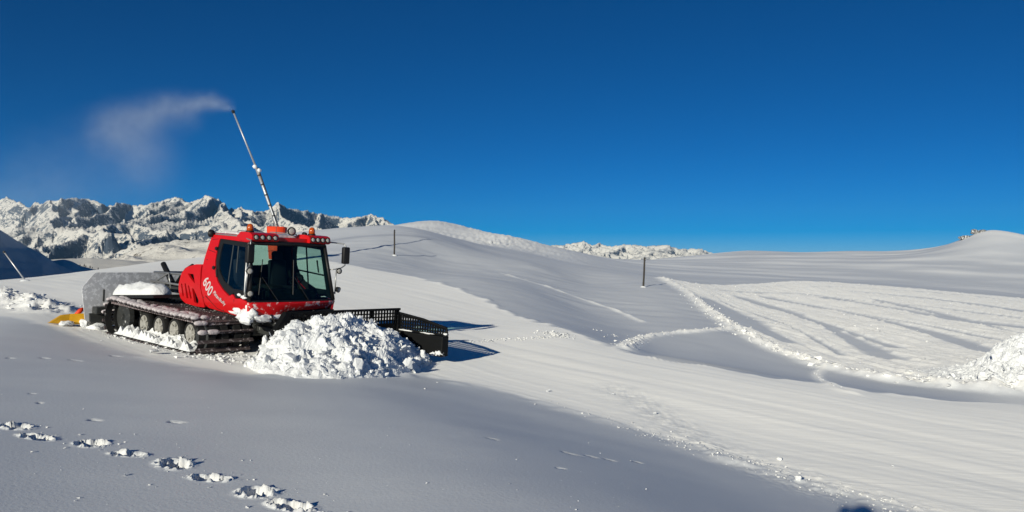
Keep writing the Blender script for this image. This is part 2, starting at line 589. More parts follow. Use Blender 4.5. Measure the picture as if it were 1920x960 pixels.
def smooth_line(pts, k=6):
    out = []
    p = [np.array(q) for q in pts]
    for i in range(len(p) - 1):
        a, b, c, d = p[max(i - 1, 0)], p[i], p[i + 1], p[min(i + 2, len(p) - 1)]
        for j in range(k):
            t = j / k
            out.append(tuple(0.5 * (2 * b + (c - a) * t + (2 * a - 5 * b + 4 * c - d) * t * t + (3 * b - a - 3 * c + d) * t ** 3)))
    out.append(tuple(p[-1]))
    return out
# outlines on the ground, traced where they lie
def wp(px, py, y): q = P(px, py, y); return (q.x, q.y)
RUN_FOOT = hits([(190, 645), (300, 678), (420, 698), (470, 703), (800, 703), (950, 737), (1080, 772), (1240, 822), (1400, 872), (1550, 918)]) + [wp(1700, 960, 9.8), wp(1900, 1040, 8.2), wp(2400, 1200, 6.0)]
RUN_TOP = [wp(2600, 800, 20.6), wp(1920, 762, 21.0), wp(1550, 725, 21.5), wp(1330, 690, 23.3), wp(1180, 665, 25), wp(1050, 615, 30.5), wp(900, 560, 41.7), wp(780, 522, 51), wp(640, 497, 55), wp(560, 482, 66)]
RUN = [wp(-600, 575, 25), wp(-200, 585, 25)] + hits([(0, 592), (100, 612)]) + RUN_FOOT + RUN_TOP + [wp(480, 470, 95), wp(300, 480, 130), wp(-700, 500, 120)]
WINDROW = smooth_line([wp(1240, 520, 85)] + hits([(1300, 556), (1340, 590), (1390, 622), (1440, 651), (1500, 674), (1560, 692), (1680, 713), (1800, 724), (1920, 728)]) + [wp(2300, 742, 33)])
CHURN = [wp(1240, 520, 90), wp(1300, 532, 97), wp(1500, 527, 106), wp(1700, 540, 102), wp(1920, 560, 97), wp(2500, 600, 90), wp(2500, 750, 33)] + WINDROW[::-1]
STRIPES = [(smooth_line(hits(l)), w) for l, w in [
    ([(1318, 556), (1370, 585), (1420, 612), (1485, 640)], 1.7),
    ([(1390, 556), (1470, 580), (1540, 605), (1610, 640), (1665, 668)], 0.85),
    ([(1440, 556), (1560, 578), (1660, 600), (1760, 625), (1850, 655)], 0.8),
    ([(1550, 556), (1700, 580), (1800, 598), (1920, 612)], 1.2),
    ([(1500, 590), (1600, 622), (1680, 648)], 0.5),
    ([(1600, 545), (1760, 560), (1920, 582)], 1.1),
    ([(1640, 560), (1780, 590), (1920, 625)], 0.6),
    ([(1330, 540), (1480, 548), (1620, 562), (1780, 578), (1920, 596)], 0.5),
    ([(1360, 566), (1450, 598), (1540, 640), (1580, 664)], 0.35),
    ([(1400, 536), (1600, 538), (1780, 550), (1920, 566)], 0.6),
    ([(1520, 570), (1640, 592), (1760, 612), (1900, 640)], 0.4)]]
LIP = smooth_line(hits([(1170, 655), (1200, 637), (1250, 626), (1310, 621), (1385, 618)]))
ARC = smooth_line(hits([(1575, 688), (1545, 692), (1532, 702), (1540, 714), (1562, 726), (1600, 738)]))
LEFTBERM = smooth_line([wp(-150, 535, 36), wp(0, 552, 31), wp(50, 572, 28), wp(95, 588, 25.5)])
TRAIL = smooth_line(hits([(940, 512), (1020, 535), (1090, 560), (1150, 580), (1205, 603)]))
CORD = [wp(1200, 672, 24), wp(1330, 690, 23), wp(1450, 700, 24), wp(1460, 690, 27), wp(1330, 670, 28), wp(1220, 655, 28)]
PRINTS = [(30, 798), (70, 817), (172, 829), (242, 849), (326, 868), (396, 896), (482, 921), (545, 947), (600, 975)]
PRINT_XY = [hit(*p) for p in PRINTS]
SCRAPE = smooth_line(hits([(1150, 728), (1200, 752), (1250, 790), (1330, 835), (1430, 880), (1530, 920)]))
DENTS = [(hit(*p), r) for p, r in [((18, 671), .10), ((82, 671), .12), ((140, 675), .14), ((215, 668), .14), ((330, 790), .10), ((178, 786), .09), ((75, 756), .06), ((60, 737), .05), ((922, 822), .08), ((1070, 851), .10), ((1108, 856), .08), ((1142, 863), .08), ((1195, 868), .07), ((1050, 878), .06)]]

def vlen2(x, y, c, ux, uy, a, b):
    dx, dy = x - c[0], y - c[1]
    return ((dx * ux + dy * uy) / a) ** 2 + ((-dx * uy + dy * ux) / b) ** 2

def terrain(x, y, masks=False):
    x, y = np.asarray(x, float), np.asarray(y, float)
    z = base_z(x, y)
    wob = fbm(x / 1.3, y / 1.3, 3, 5)
    run = poly_sd(x, y, RUN) + 0.12 * wob * np.clip(y / 15, .4, 2)
    churn = poly_sd(x, y, CHURN) + 0.4 * wob
    grm = sstep(-0.22, 0.22, run)
    chm = sstep(-0.4, 0.6, churn)
    strp = np.zeros_like(z)
    for i, (pl, w) in enumerate(STRIPES):
        d, arc = pline_dist(x, y, pl)
        ww = w * (0.75 + 0.35 * np.sin(arc * 0.21 + i)) + 0.22 * wob
        strp = np.maximum(strp, 1 - sstep(ww * 0.6, ww * 1.15 + 0.1, d))
    chm_r = chm * (1 - strp)
    # gentle unevenness
    z = z + 0.03 * fbm(x / 5, y / 5, 3, 2) * (1 - 0.5 * grm) * np.clip(y / 10, .3, 1)
    far = sstep(60, 160, y)
    z = z + far * (0.22 * fbm(x / 40, y / 30, 4, 8) + 0.05 * fbm(x / 9, y / 5, 3, 9)) * (1 - chm)
    mid = sstep(35, 60, y) * (1 - far)
    z = z + mid * (1 - chm) * (1 - grm) * 0.05 * fbm(x / 4.5, y / 1.6, 3, 14)
    # rough flanks of the farther domes
    dome = np.exp(-((x / (y + 1) + 0.02) / 0.085) ** 2) * sstep(120, 150, y) * (1 - sstep(230, 280, y))
    z = z + dome * 0.50 * (ridged(x / 17 + 0.3 * wob, y / 9, 4, 77) - 1.1)
    # groomed run: long shallow drag lines, a small cut edge at its foot
    ang = math.radians(-47)
    c = -math.sin(ang) * x + math.cos(ang) * y
    a = math.cos(ang) * x + math.sin(ang) * y
    near = 1 - sstep(40, 70, y)
    z = z + grm * near * (0.009 * fbm(a / 14, c / 0.5, 3, 21) + 0.014 * perlin(a / 30, c / 1.8, 4))
    z = z + 0.05 * np.exp(-(run / 0.28) ** 2) * (0.6 + 0.8 * wob) * near * sstep(-8, 2, x + 4)
    crumb_edge = np.exp(-((run - 0.25) / 0.5) ** 2) * sstep(1.0, 3.0, x) * (y < 16)
    z = z + 0.035 * crumb_edge * np.maximum(0, fbm(x * 5, y * 5, 3, 33))
    # churned run
    ca, sa = x * 0.97 + y * 0.25, x * 0.25 - y * 0.97
    rough = ridged(ca / 1.3, sa / 5.0, 4, 41) - 1.0
    z = z + chm_r * (0.10 * rough + 0.03 * fbm(x * 1.8, y * 1.8, 3, 44)) - chm * strp * 0.10
    # windrow, lips, left berm
    d, arc = pline_dist(x, y, WINDROW)
    hgt = (0.30 + 0.35 * sstep(40, 75, arc)) * (0.7 + 0.6 * fbm(x / 0.9, y / 0.9, 3, 51))
    wid = 0.55 + 0.5 * sstep(40, 80, arc)
    wind = np.exp(-(d / wid) ** 2)
    z = z + np.maximum(hgt, 0.05) * wind
    d2, _ = pline_dist(x, y, LIP)
    lip = np.exp(-(d2 / 0.30) ** 2)
    z = z + 0.16 * lip * (0.7 + 0.7 * fbm(x * 2, y * 2, 2, 53))
    d3, _ = pline_dist(x, y, ARC)
    arcm = np.exp(-(d3 / 0.22) ** 2)
    z = z + 0.07 * arcm
    d4, _ = pline_dist(x, y, LEFTBERM)
    lb = np.exp(-(d4 / 0.7) ** 2)
    z = z + lb * np.maximum(0, 0.22 + 0.25 * fbm(x * 1.6, y * 1.6, 3, 55))
    d5, arc5 = pline_dist(x, y, TRAIL)
    tr = np.exp(-(d5 / 0.22) ** 2)
    z = z + tr * 0.07 * (0.6 + fbm(x * 0.8, y * 0.8, 2, 57))
    cord = sstep(0, 0.6, poly_sd(x, y, CORD))
    z = z + cord * 0.03 * np.sin(2 * np.pi * x / 0.16)
    # footprints: a pit with a lit far wall and pushed-up lumps
    fx, fy = 0.86, -0.5
    loose = np.zeros_like(z)
    for i, c0 in enumerate(PRINT_XY):
        m = (np.abs(x - c0[0]) < 0.7) & (np.abs(y - c0[1]) < 0.7)
        if not m.any(): continue
        xm, ym = x[m], y[m]
        nz = fbm(xm * 8 + i * 3.3, ym * 8, 4, 61 + i, 0.6)
        th = math.radians(-30 + 22 * math.sin(i * 2.7))
        q = vlen2(xm, ym, c0, math.cos(th), math.sin(th), 0.16 + 0.025 * math.sin(i * 1.9), 0.10 + 0.02 * math.cos(i * 3.1)) + 0.75 * nz
        pit = 1 - sstep(0.55, 1.25, q)
        rim = np.exp(-((q - 1.7) / 0.7) ** 2)
        z[m] += -0.12 * pit + 0.026 * rim * (0.2 + 1.8 * np.maximum(nz, 0)) + 0.022 * pit * nz
        loose[m] = np.maximum(loose[m], np.clip(pit + 0.8 * rim * (nz > 0), 0, 1))
    for (c0, r) in DENTS:
        m = (np.abs(x - c0[0]) < 4 * r) & (np.abs(y - c0[1]) < 4 * r)
        if not m.any(): continue
        nz = fbm(x[m] * 10, y[m] * 10, 2, 63)
        q = vlen2(x[m], y[m], c0, 0.95, -0.3, r * 1.2, r * 0.45) + 0.7 * nz
        z[m] -= 0.03 * (1 - sstep(0.3, 1.3, q))
        loose[m] = np.maximum(loose[m], 0.4 * (1 - sstep(0.5, 1.4, q)))
    dsc, _ = pline_dist(x, y, SCRAPE)
    z = z + 0.016 * np.exp(-(dsc / 0.5) ** 2) * fbm(x * 9, y * 9, 2, 31)
    # strip chewed up by the tracks beside the vehicle
    if masks:
        streaks = np.clip(fbm(a / 9, c / 0.4, 4, 23), 0, 1) * near
        ds, _ = pline_dist(x, y, SCRAPE)
        scr = np.exp(-(ds / 0.55) ** 2) * np.clip(0.55 + fbm(x * 3, y * 3, 3, 29), 0, 1)
        grm = grm * (1 - 0.30 * streaks) * (1 - 0.5 * scr)
        g = np.clip(np.maximum.reduce([grm, chm * (1 - 0.95 * strp), wind, lip * 0.9, arcm * 0.9, lb, tr * 0.8, loose]), 0, 1)  # sunlit roughness and grey flat tracks of the churned run put in as colour
        # wind-scoured, brighter patches high on the far slopes
        g = np.maximum(g, sstep(110, 180, y) * (1 - chm) * (0.16 + 0.5 * fbm(x / 40, y / 16, 3, 71)))
        g = np.maximum(g, dome * 0.65)
        return z, np.clip(g, 0, 1), np.clip(chm_r + wind * 0.6 + lb * 0.8 + loose * 0.25 + lip * 0.4, 0, 1)
    return z

def gz(x, y): return float(terrain(np.array([float(x)]), np.array([float(y)]))[0])

# the ground sheet: fine where the photograph looks, coarser outside
s_in = np.arange(-0.68, 0.68, 0.0015)
s_l = -0.68 - np.cumsum(np.linspace(0.002, 0.05, 40))[::-1]
s_r = 0.68 + np.cumsum(np.linspace(0.002, 0.05, 40))
S = np.concatenate([s_l, s_in, s_r])
def rows():
    y, out = -1.6, []
    while y < 440:
        out.append(y)
        if y < 3.5: st = 0.25
        elif y < 20: st = 0.0043 * y
        elif y < 60: st = 0.0065 * y
        elif y < 120: st = 0.010 * y
        else: st = 0.016 * y
        y += st
    return np.array(out)
YR = rows()
GX = S[None, :] * (YR[:, None] + Y0)
GY = np.repeat(YR[:, None], len(S), 1)
GZ, GM, GC = terrain(GX, GY, True)
ground = grid_obj('snow_ground', np.stack([GX, GY, GZ], -1), M_GROUND, attrs={'groom': GM, 'churn': GC})
tag(ground, kind='structure')

# wide valley floor and everything out to the horizon, below the near slopes
M_VALLEY = mountain_mat('valley_snow', rock=(0.12, 0.12, 0.12), steep=0.55, nscale=0.004, amp=2.0)
def valley():
    r = np.exp(np.linspace(math.log(60), math.log(9000), 60))
    a = np.linspace(0, 2 * math.pi, 97)
    X, Y = r[:, None] * np.cos(a), r[:, None] * np.sin(a)
    Z = -14 - 160 * sstep(300, 2500, r)[:, None] + 6 * fbm(X / 300, Y / 300, 3, 91) * sstep(200, 900, r)[:, None]
    o = grid_obj('valley', np.stack([X, Y, Z], -1), M_VALLEY)
    tag(o, kind='structure')
valley()

# ---------------------------------------------------------------- far hills and mountains
def relief(name, sky_pts, y_near, y_far, low_py, mat, seed, amp, wl, step=1.5, nrow=160, kind='structure', ridg=True, fit_px=8, power=1.2, back=0.35, mid=None, warpamp=0.35, aniso=(1, 1), gain=0.45):
    xs = np.arange(sky_pts[0][0], sky_pts[-1][0], step)
    T = (HOR - np.interp(xs, [p[0] for p in sky_pts], [p[1] for p in sky_pts])) / FPX
    lo = (HOR - low_py) / FPX
    t = np.linspace(0, 1 + back, nrow)
    Y = (y_near + (y_far - y_near) * t)[:, None] * np.ones_like(xs)[None]
    X = (xs[None] - 960) / FPX * Y
    tt = np.clip(t, 0, 1)[:, None]
    rise = tt ** power
    if mid is not None:
        rise = np.interp(tt[:, 0], mid[0], mid[1])[:, None]
    elev = lo + (T[None] - lo) * rise
    Z = elev * Y
    over = np.clip((t - 1) / back, 0, 1)[:, None]
    Z = Z - over * 0.25 * (T[None] - lo) * Y
    wx, wy = fbm(X / wl / 1.5, Y / wl / 1.5, 3, seed + 5), fbm(X / wl / 1.5 + 9, Y / wl / 1.5, 3, seed + 6)
    U, V = X / (wl * aniso[0]) + warpamp * wx, Y / (wl * aniso[1]) + warpamp * wy
    if ridg:
        n = ridged(U, V, 7, seed, gain) - 1.1
    else:
        n = fbm(U, V, 5, seed) * 0.7
    Z = Z + amp * n * (0.35 + 0.65 * sstep(0, .5, t))[:, None]
    M = (Z / Y).max(0)
    c = T - M
    k = np.exp(-(np.arange(-30, 31) * step / fit_px) ** 2); k /= k.sum()
    c = np.convolve(np.pad(c, 30, 'edge'), k, 'valid')
    Z = Z + c[None] * Y * np.clip(t, 0, 1)[:, None] ** 0.8
    o = grid_obj(name, np.stack([X, Y, Z], -1), mat)
    tag(o, kind=kind)
    return o

M_MTN = mountain_mat('mountain_face', rock=(0.085, 0.105, 0.135), steep=0.63, wid=0.13, nscale=0.018, low=(40, -140, 0.20), amp=6)  # rock tinted blue to stand in for blue shadow on the faces
M_MTN2 = mountain_mat('far_mountain_face', rock=(0.11, 0.12, 0.14), steep=0.57, wid=0.13, nscale=0.014, amp=6)
M_HILL = mountain_mat('hill_snow', rock=(0.10, 0.085, 0.065), steep=0.74, wid=0.10, nscale=0.05, amp=2.0)
M_SMOOTH = mountain_mat('smooth_hill_snow', rock=(0.12, 0.11, 0.10), steep=0.30, wid=0.1, nscale=0.03, amp=1.0)

def alps(name, sky_pts, y_near, y_far, y_ridge, low_py, mat, seed, slope=1.0, spur=1500, step=1.6, nrow=210, detail=16, every=2, wander=260):
    """snow peaks: sharp ridges with straight faces falling from a traced skyline and its spurs"""
    r = random.Random(seed)
    lo = (HOR - low_py) / FPX
    xs = np.arange(sky_pts[0][0], sky_pts[-1][0], step)
    Yl = np.linspace(y_near, y_far, nrow)
    Y = Yl[:, None] * np.ones_like(xs)[None]
    X = (xs[None] - 960) / FPX * Y
    segs = []
    main = []
    for k, (px, py) in enumerate(sky_pts):
        y = y_ridge + wander * math.sin(px * .017 + seed) + r.uniform(-.5, .5) * wander
        main.append(Vector(((px - 960) / FPX * y, y, (HOR - py) / FPX * y)))
    segs += list(zip(main[:-1], main[1:]))
    def branch(p, d, length, drop, depth):
        n = 5
        q = p.copy()
        for i in range(n):
            d = (d + Vector((r.uniform(-.45, .45), r.uniform(-.2, .2), 0))).normalized()
            nq = q + d * length / n
            nq.z = q.z - drop / n * (1.5 if i == 0 else .875) * r.uniform(.7, 1.3)
            segs.append((q.copy(), nq.copy()))
            if depth and i > 0 and r.random() < .85:
                s = r.choice((-1, 1))
                branch(nq.copy(), Vector((s * .75, -.75, 0)).normalized(), length * r.uniform(.25, .42), drop * r.uniform(.28, .45), depth - 1)
            q = nq
    for k in range(1, len(main) - 1):
        if main[k].z / main[k].y >= min(main[k - 1].z / main[k - 1].y, main[k + 1].z / main[k + 1].y) and (k % every == 0 or main[k].z > main[k - 1].z and main[k].z > main[k + 1].z):
            p = main[k]
            tot = p.z - lo * (p.y - spur)
            branch(p.copy(), Vector((r.uniform(-.22, .25), -1, 0)).normalized(), spur * r.uniform(.7, 1.15), tot * r.uniform(.75, .95), 2)
    wx = 34 * fbm(X / 260, Y / 260, 4, seed + 1); wy = 34 * fbm(X / 260 + 7, Y / 260, 4, seed + 2)
    XX, YY = X + wx, Y + wy
    sl = slope * (1 + .28 * fbm(X / 420, Y / 420, 3, seed + 3))
    Z = np.full(X.shape, -1e9)
    for a, b in segs:
        dx, dy = b.x - a.x, b.y - a.y
        L2 = dx * dx + dy * dy + 1e-6
        t = np.clip(((XX - a.x) * dx + (YY - a.y) * dy) / L2, 0, 1)
        d = np.hypot(XX - a.x - t * dx, YY - a.y - t * dy)
        sd = np.where(XX - a.x - t * dx > 0, 1.32, .84)          # lee faces are steeper
        Z = np.maximum(Z, a.z + t * (b.z - a.z) - sl * sd * d * (1 - .25 * np.clip(d / 600, 0, 1)))
    g = ridged(X / 130, Y / 130, 5, seed + 11, .5) - 1.1
    Z = Z + detail * g + .5 * detail * fbm(X / 45, Y / 45, 4, seed + 13)
    Z = np.maximum(Z, lo * Y + 10 * fbm(X / 150, Y / 150, 3, seed + 15))
    T = (HOR - np.interp(xs, [p[0] for p in sky_pts], [p[1] for p in sky_pts])) / FPX
    c = T - (Z / Y).max(0)
    k = np.exp(-(np.arange(-30, 31) * step / 14) ** 2); k /= k.sum()
    c = np.convolve(np.pad(c, 30, 'edge'), k, 'valid')
    Z = Z + c[None] * Y * sstep(y_near, y_ridge - 300, Y)
    tag(grid_obj(name, np.stack([X, Y, Z], -1), mat), kind='structure')
alps('mountain_range', [(-260, 380), (-180, 390), (-120, 372), (-60, 385), (0, 374), (22, 371), (50, 388), (78, 379), (100, 376), (125, 372), (150, 371), (185, 378), (205, 388), (228, 378), (250, 386), (272, 384), (300, 377), (318, 372), (335, 369), (352, 381), (370, 373), (395, 367), (415, 376), (432, 393), (455, 389), (478, 397), (500, 396), (521, 379), (542, 391), (575, 396), (610, 402), (640, 408), (668, 408), (692, 401), (714, 408), (738, 420), (780, 440), (830, 450)],
     2500, 5400, 4700, 508, M_MTN, 3, slope=1.22, spur=1900, detail=9)
alps('distant_range', [(960, 470), (1000, 464), (1040, 460), (1066, 458), (1091, 452), (1110, 460), (1126, 456), (1150, 463), (1165, 459), (1182, 458), (1200, 461), (1226, 461), (1250, 459), (1270, 466), (1290, 467), (1312, 466), (1338, 475), (1400, 486)],
     5600, 8200, 7400, 494, M_MTN2, 23, slope=1.15, spur=1300, step=1.2, nrow=150, every=1, wander=160, detail=9)
relief('rocky_foothill', [(120, 508), (180, 500), (225, 478), (262, 464), (300, 455), (335, 450), (365, 450), (400, 452), (450, 455), (520, 462), (600, 480)],
       900, 1500, 500, M_HILL, 43, 16, 190, step=2, nrow=110, fit_px=25, mid=([0, .4, 1], [0, .5, 1]))
relief('snowfield', [(-100, 488), (60, 487), (110, 486), (170, 484), (230, 487), (290, 492), (400, 495), (500, 500)],
       420, 760, 515, M_SMOOTH, 47, 6, 120, step=4, nrow=60, fit_px=30, ridg=False)
relief('shaded_hill', [(-420, 330), (-200, 380), (-60, 410), (0, 431), (25, 447), (50, 462), (80, 476), (100, 491), (125, 503), (160, 516), (230, 530)],
       200, 330, 580, M_SMOOTH, 53, 4, 60, step=2, nrow=90, fit_px=12, ridg=False)
relief('shaded_spur', [(-100, 470), (0, 478), (60, 484), (100, 489), (118, 486), (135, 490), (150, 498), (175, 505), (230, 511), (280, 520)],
       340, 430, 540, M_SMOOTH, 59, 2, 40, step=2, nrow=60, fit_px=9, ridg=False)
# unseen ridge, added left of the frame to keep that hill in shade
def shade_ridge():
    u = np.linspace(0, 1, 60); v = np.linspace(-1, 1, 40)
    A, B = np.array([-180., 130.]), np.array([-900., 240.])
    d = (B - A) / np.linalg.norm(B - A); n = np.array([-d[1], d[0]])
    C = A[None] + u[:, None] * (B - A)[None]
    X = C[:, 0][:, None] + v[None] * n[0] * 75
    Y = C[:, 1][:, None] + v[None] * n[1] * 75
    H = (95 + 60 * u)[:, None] * sstep(-0.03, 0.04, u)[:, None]
    Z = -16 + (H + 12 * fbm(X / 40, Y / 40, 4, 95)) * (1 - np.abs(v)[None] ** 1.3)
    o = grid_obj('shade_ridge', np.stack([X, Y, Z], -1), M_HILL)
    tag(o, kind='structure')
shade_ridge()
# ---------------------------------------------------------------- loose snow
def hull_mesh(name, seed, n=11, flat=1.0, mat=None, bev=0.0):
    r = random.Random(seed)
    bm = bmesh.new()
    for i in range(n):
        d = Vector((r.gauss(0, 1), r.gauss(0, 1), r.gauss(0, 1))).normalized()
        bm.verts.new(d * r.uniform(0.75, 1.1) * 0.5 * Vector((1, 1, 1)).x)
    for v in bm.verts:
        v.co.z *= flat
    g = bmesh.ops.convex_hull(bm, input=bm.verts[:])
    loose = [e for e in g['geom_interior'] if isinstance(e, bmesh.types.BMVert)]
    bmesh.ops.delete(bm, geom=loose, context='VERTS')
    if bev:
        bmesh.ops.bevel(bm, geom=bm.edges[:], offset=bev, segments=1, affect='EDGES')
        for v in bm.verts: v.co += Vector((r.gauss(0, .012), r.gauss(0, .012), r.gauss(0, .012)))
    bmesh.ops.recalc_face_normals(bm, faces=bm.faces[:])
    me = bpy.data.meshes.new(name)
    bm.to_mesh(me); bm.free()
    if mat: me.materials.append(mat)
    return me
BLOCKS = [hull_mesh('snow_block', 100 + i, 9 + i % 6, 0.26 + 0.11 * (i % 6), M_SNOW, 0.016) for i in range(14)]
_hv = [(np.array([v.co[:] for v in m.vertices]), [tuple(p.vertices) for p in m.polygons]) for m in
       [hull_mesh('crumb_shape', 300 + i, 8, 0.75) for i in range(8)]]

def crumbs(name, pts, mat, label=None, cat=None, parent=None):
    """pts: (x, y, z, size); many loose bits as one mesh"""
    V, F, o = [], [], 0
    for x, y, z, s in pts:
        v, f = _hv[RNG.randrange(len(_hv))]
        a = RNG.uniform(0, 6.28); c, sn = math.cos(a), math.sin(a)
        sx, sy, sz = s * RNG.uniform(.8, 1.4), s * RNG.uniform(.7, 1.1), s * RNG.uniform(.6, 1.0)
        R = np.array([[c * sx, -sn * sy, 0], [sn * sx, c * sy, 0], [0, 0, sz]])
        V.append(v @ R.T + np.array([x, y, z + 0.25 * sz]))
        F += [tuple(i + o for i in q) for q in f]
        o += len(v)
    ob = mesh_obj(name, np.concatenate(V), F, mat, parent)
    return tag(ob, label, cat, kind='stuff')

def on_ground(xy, sizes):
    a = np.array(xy)
    z = terrain(a[:, 0], a[:, 1])
    return [(a[i, 0], a[i, 1], z[i], sizes[i]) for i in range(len(a))]

def along(pl, n, spread, smin, smax, power=2.5):
    pl = [np.array(p) for p in pl]
    L = np.cumsum([0] + [np.linalg.norm(b - a) for a, b in zip(pl[:-1], pl[1:])])
    xy, sz = [], []
    for _ in range(n):
        u = RNG.uniform(0, L[-1])
        i = min(int(np.searchsorted(L, u)) - 1, len(pl) - 2); i = max(i, 0)
        t = (u - L[i]) / (L[i + 1] - L[i] + 1e-9)
        p = pl[i] * (1 - t) + pl[i + 1] * t
        xy.append((p[0] + RNG.gauss(0, spread), p[1] + RNG.gauss(0, spread)))
        sz.append(smin + (smax - smin) * RNG.random() ** power)
    return on_ground(xy, sz)

crumbs('windrow_crumbs', [(x, y, z, s * min(1, max(.10, (85 - y) / 48))) for x, y, z, s in along(WINDROW, 1500, 0.42, 0.05, 0.34, 2.4)], M_CRUMB, 'white snow lumps strewn along the windrow beside the churned run', 'snow lumps')
def in_poly(pg, n, smin, smax, power=3):
    xs = [p[0] for p in pg]; ys = [p[1] for p in pg]
    xy = []
    while len(xy) < n:
        x = NR.uniform(min(xs), max(xs), 3000); y = NR.uniform(min(ys), max(ys), 3000)
        k = (poly_sd(x, y, pg) > 0) & (np.abs(x / y) < 0.70)
        for i, (pl, w) in enumerate(STRIPES):
            d, _ = pline_dist(x, y, pl)
            k &= (d > w * 1.1) | (NR.rand(3000) < 0.1)
        xy += list(zip(x[k], y[k]))
    xy = xy[:n]
    return on_ground(xy, [smin + (smax - smin) * RNG.random() ** power for _ in xy])
crumbs('churned_crumbs', in_poly(CHURN, 1000, 0.04, 0.22, 4), M_CRUMB, 'small snow lumps covering the churned run', 'snow lumps')
edge = smooth_line(RUN_FOOT[5:], 8)
right_edge = [p for p in edge if p[0] > 0.6]
e1 = along(right_edge, 260, 0.30, 0.010, 0.06, 3.0)
e1 += along([p for p in right_edge if p[0] > 2.2], 800, 0.22, 0.008, 0.055, 3.5)
e1 += along(hits([(842, 642), (890, 640), (950, 636), (1000, 634), (1045, 630)]), 220, 0.12, 0.02, 0.10, 2)
e1 += along(hits([(1030, 624), (1062, 632)]), 130, 0.25, 0.03, 0.14, 2)
e1 += along(LIP, 260, 0.18, 0.03, 0.16, 2.5)
e1 += along(hits([(1110, 615), (1160, 640), (1190, 650)]), 14, 0.5, 0.05, 0.16, 2)
e1 += along(ARC, 60, 0.10, 0.02, 0.08, 2)
e1 += along(LEFTBERM, 420, 0.55, 0.04, 0.26, 2.5)
crumbs('run_edge_crumbs', e1, M_CRUMB, 'crumbs of snow scattered along the edges of the groomed run', 'snow crumbs')
e2 = []
for i, c0 in enumerate(PRINT_XY):
    e2 += on_ground([(c0[0] + RNG.gauss(0.05, 0.17), c0[1] + RNG.gauss(0, 0.17)) for _ in range(16)], [0.006 + 0.034 * RNG.random() ** 2.6 for _ in range(16)])
spk = []
for _ in range(260):
    px, py = RNG.uniform(0, 1300), RNG.uniform(720, 955)
    y = 1.7 * FPX / (py - HOR)
    spk.append(((px - 960) / FPX * y * 1.15, y * 1.15))
e2 += on_ground(spk, [0.005 + 0.02 * RNG.random() ** 5 for _ in spk])
for px, py, s in [(122, 838, .04), (60, 845, .035), (235, 890, .05), (268, 870, .02), (455, 862, .035), (280, 908, .03), (120, 828, .03), (105, 812, .025), (452, 890, .03), (797, 730, .07), (820, 717, .05)]:
    e2 += on_ground([hit(px, py)], [s])
crumbs('footprint_crumbs', e2, M_CRUMB, 'tiny snow crumbs round the footprints in the foreground', 'snow crumbs')

CHUNKS = [((1345, 845), .17, 'largest loose snow lump at the lower edge of the groomed run'),
          ((1230, 777), .15, 'angular snow lump on the run, farther up than the largest one'),
          ((1028, 734), .10, 'small snow lump alone on the groomed run, nearest the blade'),
          ((1149, 739), .09, 'small flat snow lump on the run, right of the one nearest the blade'),
          ((1461, 863), .10, 'snow lump on the run right of the largest one'),
          ((1498, 906), .12, 'flat snow slab among the crumbs at the bottom of the picture'),
          ((1674, 873), .07, 'small snow lump alone at the lower right of the groomed run'),
          ((286, 663), .30, 'rounded grey snow lump lying beside the vehicle track')]
for i, (p, s, lab) in enumerate(CHUNKS):
    x, y = hit(*p)
    o = link(bpy.data.objects.new('snow_lump', BLOCKS[i % len(BLOCKS)].copy()))
    o.location = (x, y, gz(x, y) + 0.22 * s)
    o.scale = (s * 1.25, s, s * 0.95)
    o.rotation_euler = (RNG.uniform(-.3, .3), RNG.uniform(-.3, .3), RNG.uniform(0, 6))
    tag(o, lab, 'snow lump', 'loose snow lumps on the snow')

